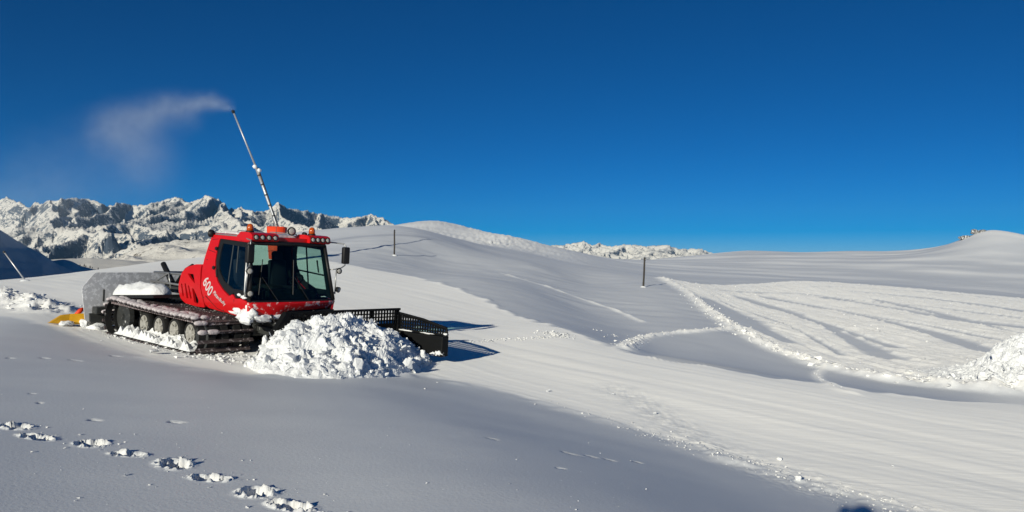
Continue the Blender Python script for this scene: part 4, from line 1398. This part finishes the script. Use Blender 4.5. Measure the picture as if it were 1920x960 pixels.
# chassis, rear deck, fenders
bm = bmesh.new()
box(bm, (-.2, 0, .66), (5.0, 1.2, .56), bev=.04)
for sg in (-1, 1):
    box(bm, (-.1, sg * 1.25, .46), (3.9, .14, .16), bev=.02)
    for xx in (-1.3, 0, 1.4): box(bm, (xx, sg * .9, .50), (.16, .9, .12))
bm_obj('chassis', bm, M_STEEL, V)
bm = bmesh.new()
box(bm, (-1.7, 0, 1.22), (2.6, 1.5, .08), bev=.01)
for yy in (-.72, -.25, .25, .72): box(bm, (-1.7, yy, 1.305), (2.6, .05, .07))
deck = bm_obj('rear_deck', bm, M_STEEL, V)
bm = bmesh.new()
for yy in (-.72, .72):
    tube(bm, [(-3.05, yy * .8, 1.66), (-.42, yy, 1.72), (-.36, yy, 1.25)], .032, 8)
    tube(bm, [(-2.95, yy, 1.30), (-1.9, yy, 1.70), (-1.75, yy, 1.30)], .024, 8)
    tube(bm, [(-.75, yy, 1.30), (-.38, yy, 1.62)], .03, 8)
    tube(bm, [(-2.95, yy, 1.42), (-.4, yy, 1.40)], .028, 8)
tube(bm, [(-3.05, -.58, 1.66), (-3.05, .58, 1.66)], .03, 8)
bm_obj('rack', bm, M_CHROME, deck, True)
bm = bmesh.new()
a0, a1 = vray(306, 494, 1, -.3), vray(324, 532, 1, -.3)
tube(bm, [a0, a1], [.075, .085], 10)
b0, b1, b2 = vray(330, 532, 1, -.3), vray(350, 505, 1, -.3), vray(361, 498, 1, -.3)
tube(bm, [b0, b1, b2, b2 + Vector((.1, 0, -.1))], [.05, .055, .055, .05], 10)
bm_obj('exhaust_and_hose', bm, M_BLACK, V, True).name = 'exhaust_pipe'
for sg in (-1, 1):
    bm = bmesh.new()
    plate(bm, [[(-3.15, .90), (-2.9, 1.02), (-.55, 1.20), (-.52, 1.12), (-2.85, .93), (-3.1, .84)]], lambda u, v, t: Vector((u, sg * (1.78 - t), v)), .95)
    bm_obj('fender', bm, M_BLACK, V)
# rounded bank of snow lying on the near fender
def fender_snow():
    nx, na = 40, 14
    rings = []
    bm = bmesh.new()
    for i in range(nx + 1):
        t = i / nx
        x = -3.35 + 2.5 * t
        end = min(1.0, math.sqrt(max(0.0, 1 - (2 * t - 1) ** 8)) + .02)
        zc = .96 + .20 * t + .02
        ring = []
        for k in range(na):
            a = math.pi * k / (na - 1)
            nzv = 1 + .28 * float(perlin(np.array([x * 2.2]), np.array([a * 1.6]), 81)[0]) + .12 * float(perlin(np.array([x * 7]), np.array([a * 4]), 82)[0])
            ring.append(bm.verts.new((x, -1.36 - .37 * math.cos(a) * end * -1, zc + (.27 + .05 * math.sin(t * 3 + .5)) * math.sin(a) * end * nzv)))
        rings.append(ring)
    for i in range(nx):
        for k in range(na - 1):
            bm.faces.new((rings[i][k], rings[i][k + 1], rings[i + 1][k + 1], rings[i + 1][k]))
    return bm_obj('fender_snow', bm, M_SNOW, V, True)
fender_snow()
# tracks -----------------------------------------------------------------------
CR, RR, CF, RF = Vector((-2.28, .47)), .43, Vector((2.0, .41)), .37
def track_path(n):
    pts = []
    dx = (CF - CR)
    top0, top1 = Vector((CR.x, CR.y + RR)), Vector((CF.x, CF.y + RF))
    bot0, bot1 = Vector((CF.x, CF.y - RF)), Vector((CR.x, CR.y - RR))
    segs = [('l', top0, top1), ('a', CF, RF, math.pi / 2, -math.pi / 2), ('l', bot0, bot1), ('a', CR, RR, -math.pi / 2, -3 * math.pi / 2)]
    Ls = [(s[2] - s[1]).length if s[0] == 'l' else s[2] * math.pi for s in segs]
    tot = sum(Ls)
    for i in range(n):
        u = tot * i / n
        for s, L in zip(segs, Ls):
            if u <= L: break
            u -= L
        if s[0] == 'l':
            p = s[1].lerp(s[2], u / L); d = (s[2] - s[1]).normalized()
            p = p + Vector((0, -.035 * math.sin(math.pi * u / L))) if s is segs[0] else p
        else:
            t = s[3] + (s[4] - s[3]) * u / L
            p = s[1] + s[2] * Vector((math.cos(t), math.sin(t))); d = Vector((math.sin(t), -math.cos(t)))
        pts.append((p, d))
    return pts
def cleat_mesh(snowy, seed):
    bm = bmesh.new()
    box(bm, (0, 0, .028), (.075, 1.42, .035))
    box(bm, (0, 0, .075), (.026, 1.38, .07))
    nb = len(bm.faces)
    if snowy:
        r = random.Random(seed)
        for k in range(2 + seed % 2):
            yy = -.62 + k * r.uniform(.10, .24)
            g = bmesh.ops.create_icosphere(bm, subdivisions=2, radius=1.0)
            sy = r.uniform(.09, .16)
            for v in g['verts']:
                v.co = Vector((v.co.x * r.uniform(.055, .068), yy + v.co.y * sy, .075 + v.co.z * r.uniform(.05, .062)))
    me = bpy.data.meshes.new('cleat')
    bmesh.ops.recalc_face_normals(bm, faces=bm.faces[:])
    bm.to_mesh(me); bm.free()
    me.materials.append(M_CLEAT); me.materials.append(M_CAPSNOW)
    me.polygons.foreach_set('material_index', [0 if i < nb else 1 for i in range(len(me.polygons))])
    me.polygons.foreach_set('use_smooth', [i >= nb for i in range(len(me.polygons))])
    return me
CLEAT_BARE = cleat_mesh(False, 0)
CLEAT_SNOW = [cleat_mesh(True, 10 + i) for i in range(5)]
for sg in (-1, 1):
    path = track_path(160)
    bm = bmesh.new()
    for yo in (-.58, -.34, 0, .34, .58):
        ring = []
        for p, d in path:
            n = Vector((-d.y, d.x))
            q0, q1 = p, p + n * .025
            ring.append([bm.verts.new((q.x, sg * 1.39 + yo + w, q.y)) for q, w in ((q0, -.085), (q0, .085), (q1, .085), (q1, -.085))])
        m = len(ring)
        for i in range(m):
            for k in range(4):
                bm.faces.new((ring[i][k], ring[i][(k + 1) % 4], ring[(i + 1) % m][(k + 1) % 4], ring[(i + 1) % m][k]))
    tr = bm_obj('track', bm, M_RUBBER, V)
    for i, (p, d) in enumerate(track_path(56)):
        n = Vector((-d.y, d.x))
        snowy = n.y > -.1
        o = link(bpy.data.objects.new('cleat', CLEAT_SNOW[RNG.randrange(5)] if snowy else CLEAT_BARE))
        o.parent = tr
        m = Matrix(((d.x, 0, n.x), (0, 1, 0), (d.y, 0, n.y))).to_4x4()
        if sg > 0: m = m @ Matrix.Rotation(math.pi, 4, 'Z')
        m.translation = (p.x + n.x * .02, sg * 1.39 + RNG.gauss(0, .01), p.y + n.y * .02)
        o.matrix_local = m
    # running wheels, idler and sprocket
    for xx, rr, zz in [(-1.45, .31, .35), (-.62, .31, .35), (.21, .31, .35), (1.04, .31, .35)]:
        bm = bmesh.new()
        lathe(bm, (xx, sg * 1.30, zz), (0, sg, 0), [(0, .20), (0, rr), (.24, rr), (.27, rr - .02), (.27, rr - .07), (.22, rr - .09)], 26)
        w = bm_obj('road_wheel', bm, M_RUBBER, V, True)
        bm = bmesh.new()
        lathe(bm, (xx, sg * 1.52, zz), (0, sg, 0), [(0, rr - .08), (.045, rr - .06), (.02, rr - .12), (.0, .12), (.05, .10), (.07, .05), (.07, .002)], 26)
        for k in range(6):
            a = k * math.pi / 3 + xx
            box(bm, (xx + .15 * math.cos(a), sg * 1.555, zz + .15 * math.sin(a)), (.035, .03, .12), Matrix.Rotation(-a + math.pi / 2, 3, 'Y'))
        bm_obj('rim', bm, M_WHEEL, w, False)
    for c, rr, nm in ((CR, RR - .03, 'sprocket'), (CF, RF - .03, 'idler_wheel')):
        bm = bmesh.new()
        for yo in (-.36, -.05, .25):
            lathe(bm, (c.x, sg * 1.39 + yo, c.y), (0, 1, 0), [(0, .10), (0, rr), (.12, rr), (.12, .10)], 24)
        tube(bm, [(c.x, sg * .62, c.y), (c.x, sg * 1.75, c.y)], .09, 12)
        bm_obj(nm, bm, M_STEEL, V)
    pts = []
    for _ in range(1700 if sg < 0 else 150):
        x = RNG.uniform(-2.4, 2.2); y = RNG.uniform(-.68, .66)
        pts.append((x, sg * 1.39 + y, .92 - .022 * (x + 2.3) + RNG.uniform(-.03, .06),   .014 + .05 * RNG.random() ** 2.6))
    crumbs('track_snow', pts, M_CAPSNOW, parent=tr)
    bm = bmesh.new()
    for i in range(46):
        x = -2.35 + 4.45 * i / 45
        box(bm, (x, sg * 1.39, .855 - .02 * (x + 2.3)), (.075, 1.30, .05), Matrix.Rotation(RNG.uniform(-.15, .15), 3, 'Y'))
    o = bm_obj('packed_track_snow', bm, plain('dirty_track_snow_%d' % (sg + 1), (.16, .12, .12), .9, var=.3, scale=14, dust=(16, .52, .14, (.50, .46, .46))), tr)
# snow clogged between the running wheels of the near track
bm = bmesh.new()
nx, nyy = 90, 16
gv = []
for i in range(nx + 1):
    row = []
    for j in range(nyy + 1):
        x = -2.2 + 4.1 * i / nx; y = -2.04 + .74 * j / nyy
        h = .13 + .16 * float(fbm(np.array([x * 2.1]), np.array([y * 2.5]), 4, 121)[0]) + .06 * math.sin(x * 31) * (y < -1.7)
        edge = min(1, j / 2.0, (nyy - j) / 2.0, i / 4.0, (nx - i) / 4.0)
        row.append(bm.verts.new((x, y, .03 + max(h, .01) * edge)))
    gv.append(row)
for i in range(nx):
    for j in range(nyy): bm.faces.new((gv[i][j], gv[i + 1][j], gv[i + 1][j + 1], gv[i][j + 1]))
bm_obj('clogged_snow', bm, M_SNOW, V, False)
# front blade -------------------------------------------------------------------
B = link(bpy.data.objects.new('blade', None)); B.parent = V; B.empty_display_size = .2
bm = bmesh.new()
def lattice(bm, o, du, dv, nu, nv, topf, w, dep):
    """bars along u and v on a plane; topf(u) gives the height limit as a fraction"""
    o, du, dv = Vector(o), Vector(du), Vector(dv)
    nrm = du.cross(dv).normalized()
    def bar(a, b, wdir):
        wd = wdir.normalized() * w / 2; nd = nrm * dep / 2
        vs_ = [bm.verts.new(p + s1 * wd + s2 * nd) for p in (a, b) for s1, s2 in ((-1, -1), (1, -1), (1, 1), (-1, 1))]
        for k in range(4):
            bm.faces.new((vs_[k], vs_[(k + 1) % 4], vs_[4 + (k + 1) % 4], vs_[4 + k]))
        bm.faces.new(vs_[:4]); bm.faces.new(vs_[4:])
    for i in range(nu + 1):
        u = i / nu
        bar(o + du * u, o + du * u + dv * topf(u), du)
    for j in range(nv + 1):
        v = j / nv
        us = [i / nu for i in range(nu + 1) if topf(i / nu) >= v - 1e-6]
        if len(us) > 1: bar(o + dv * v + du * min(us), o + dv * v + du * max(us), dv)
prof = [(.12, 0), (.02, .12), (-.03, .35), (-.02, .55), (.03, .72), (.06, .74), (.02, .55), (.01, .35), (.06, .13), (.16, .02)]
plate(bm, [prof], lambda u, v, t: Vector((4.0 + u, -.84 + t, v)), 3.46)
blc = bm_obj('blade_panel', bm, M_BLADE, V)
bm = bmesh.new()
lattice(bm, (4.04, -.84, .74), (0, 3.44, 0), (0, 0, .36), 36, 4, lambda u: 1.0, .030, .04)
box(bm, (4.04, .88, 1.115), (.07, 3.52, .055))
for yy in (-.8, .05, .9, 1.75, 2.55): box(bm, (4.0, yy, .92), (.05, .09, .40))
bm_obj('blade_mesh', bm, M_BLADE, blc)
# far wing, folded forward
bm = bmesh.new()
wo_, wu = Vector((3.98, 2.66, 0)), Vector((1.62, .24, 0))
lattice(bm, wo_ + Vector((0, 0, .56)), wu * .96, Vector((0, 0, .44)), 19, 5, lambda u: 1 - .62 * u, .030, .04)
tube(bm, [wo_ + Vector((0, 0, 1.0)), wo_ + wu * .5 + Vector((0, 0, .90)), wo_ + wu * .97 + Vector((0, 0, .74)), wo_ + wu * .99 + Vector((0, 0, .56))], .045, 6)
tube(bm, [wo_ + Vector((0, 0, .56)), wo_ + wu * .99 + Vector((0, 0, .56))], .045, 6)
wm = bm_obj('wing_mesh', bm, M_BLADE, V)
bm = bmesh.new()
ang = math.atan2(wu.y, wu.x)
box(bm, wo_ + wu * .5 + Vector((.03, -.10, .30)), (1.66, .26, .52), Matrix.Rotation(ang, 3, 'Z'), .03)
box(bm, wo_ + Vector((.02, -.02, .5)), (.14, .16, .95), None, .02)
wing = bm_obj('blade_wing', bm, M_BLADE, V)
lumps('wing_snow', [(5.52, 2.72, .12, .15, .9, .7, .6), (5.35, 2.66, .10, .10, 1, .6, .5), (4.3, 2.62, .585, .05, 5, 1.2, .35), (5.0, 2.74, .575, .045, 6, 1.2, .3), (5.56, 2.86, .60, .05, 1.2, 1, .6)], M_SNOW, wing, 9)
# near wing with its slanting outer edge
bm = bmesh.new()
nw_o = [Vector((4.0, -.80, 1.13)), Vector((4.0, -.80, 0.0)), Vector((4.32, -1.76, .06)), Vector((4.30, -1.72, .25)), Vector((4.02, -.93, 1.14))]
f = [bm.verts.new(p) for p in nw_o]; g = [bm.verts.new(p + Vector((.10, .05, 0))) for p in nw_o]
bm.faces.new(f); bm.faces.new(g[::-1])
for i in range(5): bm.faces.new((f[i], f[(i + 1) % 5], g[(i + 1) % 5], g[i]))
nwing = bm_obj('blade_wing', bm, M_BLADE, V)
lumps('wing_snow', [(4.24, -1.50, .50, .05, 1.0, 1.1, 3.4)], M_SNOW, nwing, 12)
bm = bmesh.new()
for yy in (-.45, .45):
    box(bm, (3.2, yy, .52), (1.7, .16, .20), Matrix.Rotation(.06, 3, 'Y'), .02)
    tube(bm, [(2.5, yy, .85), (3.9, yy * 1.3, .62)], .06, 8)
box(bm, (3.85, 0, .45), (.2, 1.6, .34), bev=.03)
bm_obj('push_frame', bm, M_STEEL, V)
for k, yy in enumerate((-.62, -.30, .25, .58)):
    bm = bmesh.new()
    tube(bm, [(2.7, yy * .7, 1.0), (3.05, yy, 1.02 + .06 * (k % 2)), (3.5, yy * 1.2, .80), (3.9, yy * 1.3, .66)], .022, 6)
    bm_obj('hydraulic_hose', bm, M_RUBBER, V, True)
bpy.data.objects.remove(B)
# tiller with flap and finisher -------------------------------------------------
bm = bmesh.new()
flap = rounded([(-2.20, .22), (-2.29, 1.17), (-1.98, 1.60), (1.98, 1.63), (2.29, 1.17), (2.2, .22)], .09, 3)
plate(bm, [flap], lambda u, v, t: Vector((-3.62 - .10 * math.sin((v - .2) * 2) - t, u, v)), .035)
fl = bm_obj('rear_flap', bm, M_FLAP, V)
for yy in (-1.75, -.6, .6, 1.75):
    bm = bmesh.new()
    box(bm, (-3.58, yy, .95), (.04, .05, .35), None, .01)
    bm_obj('flap_rib', bm, M_STEEL, fl)
bm = bmesh.new()
tube(bm, [(-3.75, -2.1, .28), (-3.75, 2.1, .28)], .20, 14)
box(bm, (-3.45, 0, .55), (.30, 4.1, .20), bev=.03)
for yy in (-.5, .5): box(bm, (-3.0, yy, .72), (.9, .14, .16), Matrix.Rotation(-.25, 3, 'Y'))
til = bm_obj('tiller', bm, M_STEEL, V)
bm = bmesh.new()
c0, c1, c2, c3 = vray(94, 605, 0, -4.05), vray(118, 590, 0, -4.05), vray(158, 587, 0, -4.05), vray(158, 607, 0, -4.05)
cm0, cm1 = vray(131, 588.5, 0, -4.05), vray(129, 608, 0, -4.05)
for quad, dx in (((c0, c1, cm0, cm1), 0.0), ((cm0, c2, c3, cm1), .10)):
    f = [bm.verts.new(p + Vector((dx * (i in (1, 2)), 0, 0))) for i, p in enumerate(quad)]
    g = [bm.verts.new(p + Vector((-.20, 0, -.03))) for p in quad]
    bm.faces.new(f); bm.faces.new(g[::-1])
    for i in range(4): bm.faces.new((f[i], f[(i + 1) % 4], g[(i + 1) % 4], g[i]))
bm_obj('finisher_wing', bm, M_YELLOW, V)
r0 = vray(150, 585, 0, -4.1)
bm = bmesh.new()
tube(bm, [vray(142, 590, 0, -4.1), vray(150, 583, 0, -4.1), vray(156, 578, 0, -4.1)], [.05, .07, .04], 8)
bm_obj('red_marker', bm, M_ORANGE, V, True)
lumps('finisher_snow', [tuple(vray(125, 606, 0, -3.95)) + (.10, 1, 1.8, .6), tuple(vray(165, 605, 0, -3.9)) + (.16, 1, 1.3, .7), tuple(vray(182, 612, 0, -3.7)) + (.20, 1, 1.2, .7)], M_SNOW, V, 15)
# churned snow under and beside the near track
pts = []
for _ in range(900):
    x = RNG.uniform(-3.4, 4.0); y = -2.1 - abs(RNG.gauss(0, .22)) + RNG.uniform(0, 1.5)
    w = VM @ Vector((x, y, 0))
    pts.append((w.x, w.y))
crumbs('track_side_crumbs', on_ground(pts, [0.02 + 0.13 * RNG.random() ** 2.6 for _ in pts]), M_CRUMB, 'broken snow crumbs along the near track of the snow groomer', 'snow crumbs')
# ---------------------------------------------------------------- rocks on the right-hand knoll
def rock(px, py, y, s, label, seed):
    p = P(px, py, y)
    z = gz(p.x, p.y)
    r = random.Random(seed)
    bm = bmesh.new()
    for k in range(5):
        g = bmesh.ops.create_icosphere(bm, subdivisions=2, radius=1.0)
        ox, oy, oz = r.uniform(-.8, .8), r.uniform(-.4, .4), r.uniform(-.1, .35)
        sx, sy, sz = r.uniform(.4, .9), r.uniform(.4, .7), r.uniform(.3, .6)
        for v in g['verts']:
            k2 = r.uniform(.72, 1.15)
            v.co = Vector(((ox + v.co.x * sx * k2) * s, (oy + v.co.y * sy * k2) * s, (oz + v.co.z * sz * k2) * s * .7))
    o = bm_obj('rock_outcrop', bm, M_ROCK)
    o.location = (p.x, p.y, z)
    tag(o, label, 'rock', 'rocks on the right hand knoll')
rock(1837, 437, 299, 2.6, 'long dark rock on the very top of the right hand knoll', 1)
rock(1812, 450, 297, 2.2, 'rugged rock lower on the left shoulder of the right hand knoll', 2)
rock(1806, 458, 296, 1.1, 'smallest rock below the others on the right hand knoll', 3)

# ---------------------------------------------------------------- far firs on the shaded hill
def fir(px, py, y, h, label):
    p = P(px, py, y)
    root = empty('fir_tree', (p.x, p.y, p.z))
    tag(root, label, 'tree', 'far fir trees on the shaded hill')
    bm = bmesh.new()
    tube(bm, [(0, 0, -1.0), (0, 0, h * .9)], [.12 * h / 4, .03], 6)
    bm_obj('trunk', bm, M_WOOD, root)
    bm = bmesh.new()
    for k in range(7):
        t = k / 6
        r = h * .26 * (1 - t) + .12
        n = 9
        c = bm.verts.new((0, 0, h * (.30 + .72 * t)))
        ring = [bm.verts.new((r * RNG.uniform(.6, 1.15) * math.cos(6.283 * i / n), r * RNG.uniform(.6, 1.15) * math.sin(6.283 * i / n), h * (.12 + .72 * t) + RNG.uniform(-.1, .1) * h * .3)) for i in range(n)]
        for i in range(n): bm.faces.new((c, ring[i], ring[(i + 1) % n]))
    bm_obj('crown', bm, M_TREE, root)
for i, (px, h) in enumerate([(150, 1.1), (158, 1.7), (161, 1.2), (169, 1.6), (173, 1.0), (184, 1.4), (192, .9)]):
    fir(px, 498.5 + (px - 150) * .22, 430, h, ['leftmost of the tiny far firs on the ridge left of the vehicle', 'second tiny far fir from the left on that ridge', 'third tiny far fir from the left on that ridge', 'middle one, fourth, of the tiny far firs on the ridge', 'fifth tiny far fir from the left on the ridge', 'sixth tiny far fir, next to last on the ridge', 'rightmost and lowest of the tiny far firs on the ridge'][i])

# ---------------------------------------------------------------- drifting mist from the lance
def mist():
    c = [ # px, py, dy, rx, ry, rz (m), weight
        (427, 203, 0, .40, .22, .16, 3.4), (410, 195, 0, .6, .3, .30, 2.8), (385, 190, 0, .9, .4, .42, 1.8), (350, 195, .2, 1.1, .6, .55, .80), (315, 200, .3, 1.2, .8, .75, .65),
        (350, 225, .2, .8, .6, .7, .40), (275, 215, .4, 1.5, 1.0, .9, .55), (225, 225, .5, 1.6, 1.2, 1.0, .52), (240, 270, .5, 1.8, 1.3, 1.3, .38), (195, 245, .6, 1.3, 1.2, 1.0, .35),
        (280, 300, .4, 1.6, 1.2, 1.5, .22), (255, 345, .4, 2.0, 1.4, 1.6, .14), (120, 320, .6, 4.0, 2.0, 3.0, .11), (20, 390, .8, 4.0, 2.2, 2.6, .17)]
    c = [q[:2] + tuple(v * 1.29 for v in q[2:6]) + (q[6] / 1.29 * 1.15,) for q in c]
    xs = [P(a, b, YL) for a, b, *_ in c]
    lo = Vector((min(p.x - q[3] * 2 for p, q in zip(xs, c)), YL - 5.0, min(p.z - q[5] * 1.6 for p, q in zip(xs, c))))
    hi = Vector((max(p.x + q[3] * 1.2 for p, q in zip(xs, c)), YL + 6.0, max(p.z + q[5] * 1.8 for p, q in zip(xs, c))))
    lo.z = max(lo.z, 0.2)
    bm = bmesh.new()
    box(bm, (lo + hi) / 2, hi - lo)
    m = bpy.data.materials.new('blown_snow_mist'); m.use_nodes = True
    nt = m.node_tree; nt.nodes.clear()
    out = N(nt, 'ShaderNodeOutputMaterial')
    pv = N(nt, 'ShaderNodeVolumePrincipled', Color=(.95, .98, 1, 1), Anisotropy=0.0)
    geo = N(nt, 'ShaderNodeNewGeometry')
    pos = geo.outputs['Position']
    n1 = N(nt, 'ShaderNodeTexNoise', Scale=0.6, Detail=7.0, Roughness=0.68); nt.links.new(pos, n1.inputs['Vector'])
    # push the position about so that the edges curl
    off = N(nt, 'ShaderNodeVectorMath', _operation='SUBTRACT'); nt.links.new(n1.outputs['Color'], off.inputs[0]); off.inputs[1].default_value = (.5, .5, .5)
    scl = N(nt, 'ShaderNodeVectorMath', _operation='SCALE'); nt.links.new(off.outputs[0], scl.inputs[0]); scl.inputs['Scale'].default_value = 1.3
    add = N(nt, 'ShaderNodeVectorMath', _operation='ADD'); nt.links.new(pos, add.inputs[0]); nt.links.new(scl.outputs[0], add.inputs[1])
    tot = None
    for p, (px, py, dy, rx, ry, rz, w) in zip(xs, c):
        sub = N(nt, 'ShaderNodeVectorMath', _operation='SUBTRACT')
        nt.links.new(add.outputs[0] if px < 400 else pos, sub.inputs[0]); sub.inputs[1].default_value = (p.x, p.y + dy, p.z)
        dv = N(nt, 'ShaderNodeVectorMath', _operation='DIVIDE'); nt.links.new(sub.outputs[0], dv.inputs[0]); dv.inputs[1].default_value = (rx, ry, rz)
        dt = N(nt, 'ShaderNodeVectorMath', _operation='DOT_PRODUCT'); nt.links.new(dv.outputs[0], dt.inputs[0]); nt.links.new(dv.outputs[0], dt.inputs[1])
        e = mth(nt, 'MULTIPLY', mth(nt, 'EXPONENT', mth(nt, 'MULTIPLY', dt.outputs['Value'], -1.3)), w)
        tot = e if tot is None else mth(nt, 'ADD', tot, e)
    nz = ramp(nt, n1.outputs['Fac'], .25, .75)
    dens = mth(nt, 'MULTIPLY', tot, mth(nt, 'ADD', mth(nt, 'MULTIPLY', nz, 1.1), .35))
    dens = mth(nt, 'MULTIPLY', mth(nt, 'MAXIMUM', mth(nt, 'SUBTRACT', dens, .012), 0.0), 0.20)
    nt.links.new(dens, pv.inputs['Density'])
    nt.links.new(pv.outputs[0], out.inputs['Volume'])
    o = bm_obj('snow_mist', bm, m)
    tag(o, 'thin white mist of artificial snow drifting left from the lance nozzle', 'mist', kind='stuff')
mist()

# ---------------------------------------------------------------- the photographer, whose shadow falls into the picture
def photographer():
    g = gz(-.1, -.35)
    root = empty('person', (-.22, -.42, g))
    tag(root, 'person in dark jacket and cap whose shadow falls at the bottom right', 'person')
    H = -g + .38
    J = {'pel': (0, 0, .52 * H), 'bel': (0, 0, .62 * H), 'che': (0, .01, .74 * H), 'nek': (0, .02, .83 * H), 'hd': (0, .05, .90 * H), 'top': (0, .03, .985 * H),
         'sl': (-.19, 0, .79 * H), 'el': (-.26, .0, .99 * H), 'wl': (-.13, .03, .96 * H), 'fl': (-.06, .04, .95 * H),
         'sr': (.19, 0, .79 * H), 'er': (.27, .14, .64 * H), 'wr': (.38, .26, .76 * H), 'fr': (.42, .30, .78 * H),
         'hl': (-.10, 0, .49 * H), 'kl': (-.12, .04, .27 * H), 'al': (-.13, -.02, .05), 'tl': (-.14, .16, .03),
         'hr': (.10, 0, .49 * H), 'kr': (.12, .04, .27 * H), 'ar': (.13, -.02, .05), 'tr': (.14, .16, .03)}
    E = [('pel', 'bel'), ('bel', 'che'), ('che', 'nek'), ('nek', 'hd'), ('hd', 'top'), ('che', 'sl'), ('sl', 'el'), ('el', 'wl'), ('wl', 'fl'), ('che', 'sr'), ('sr', 'er'), ('er', 'wr'), ('wr', 'fr'),
         ('pel', 'hl'), ('hl', 'kl'), ('kl', 'al'), ('al', 'tl'), ('pel', 'hr'), ('hr', 'kr'), ('kr', 'ar'), ('ar', 'tr')]
    R = {'pel': .16, 'bel': .15, 'che': .17, 'nek': .065, 'hd': .10, 'top': .07, 'sl': .08, 'el': .055, 'wl': .038, 'fl': .03, 'hl': .10, 'kl': .07, 'al': .05, 'tl': .04}
    ks = list(J)
    me = bpy.data.meshes.new('body')
    me.from_pydata([J[k] for k in ks], [(ks.index(a), ks.index(b)) for a, b in E], [])
    o = link(bpy.data.objects.new('body', me)); o.parent = root
    sk = o.modifiers.new('skin', 'SKIN')
    for i, k in enumerate(ks):
        r = R.get(k, R.get(k[0] + 'l', .06))
        me.skin_vertices[0].data[i].radius = (r, r)
        me.skin_vertices[0].data[i].use_root = (k == 'pel')
    o.modifiers.new('smooth', 'SUBSURF').levels = 1
    me.materials.append(M_CLOTH)
    bm = bmesh.new()
    lathe(bm, (0, .03, .955 * H), (0, 0, 1), [(-.04, .125), (.0, .125), (.05, .11), (.08, .06), (.09, .01)], 16)
    bm_obj('cap', bm, M_CLOTH, root, True)
photographer()

# ---------------------------------------------------------------- thin mountain air
bm = bmesh.new()
box(bm, (0, 0, 140), (21000, 21000, 800))
hm = bpy.data.materials.new('mountain_air'); hm.use_nodes = True
hm.node_tree.nodes.clear()
ho = N(hm.node_tree, 'ShaderNodeOutputMaterial')
hv = N(hm.node_tree, 'ShaderNodeVolumePrincipled', Color=(.24, .60, 1, 1), Density=2.3e-5, Anisotropy=0.0)
hm.node_tree.links.new(hv.outputs[0], ho.inputs['Volume'])
haze = bm_obj('haze', bm, hm)
tag(haze, 'thin bluish air over the whole mountain landscape', 'haze', kind='stuff')
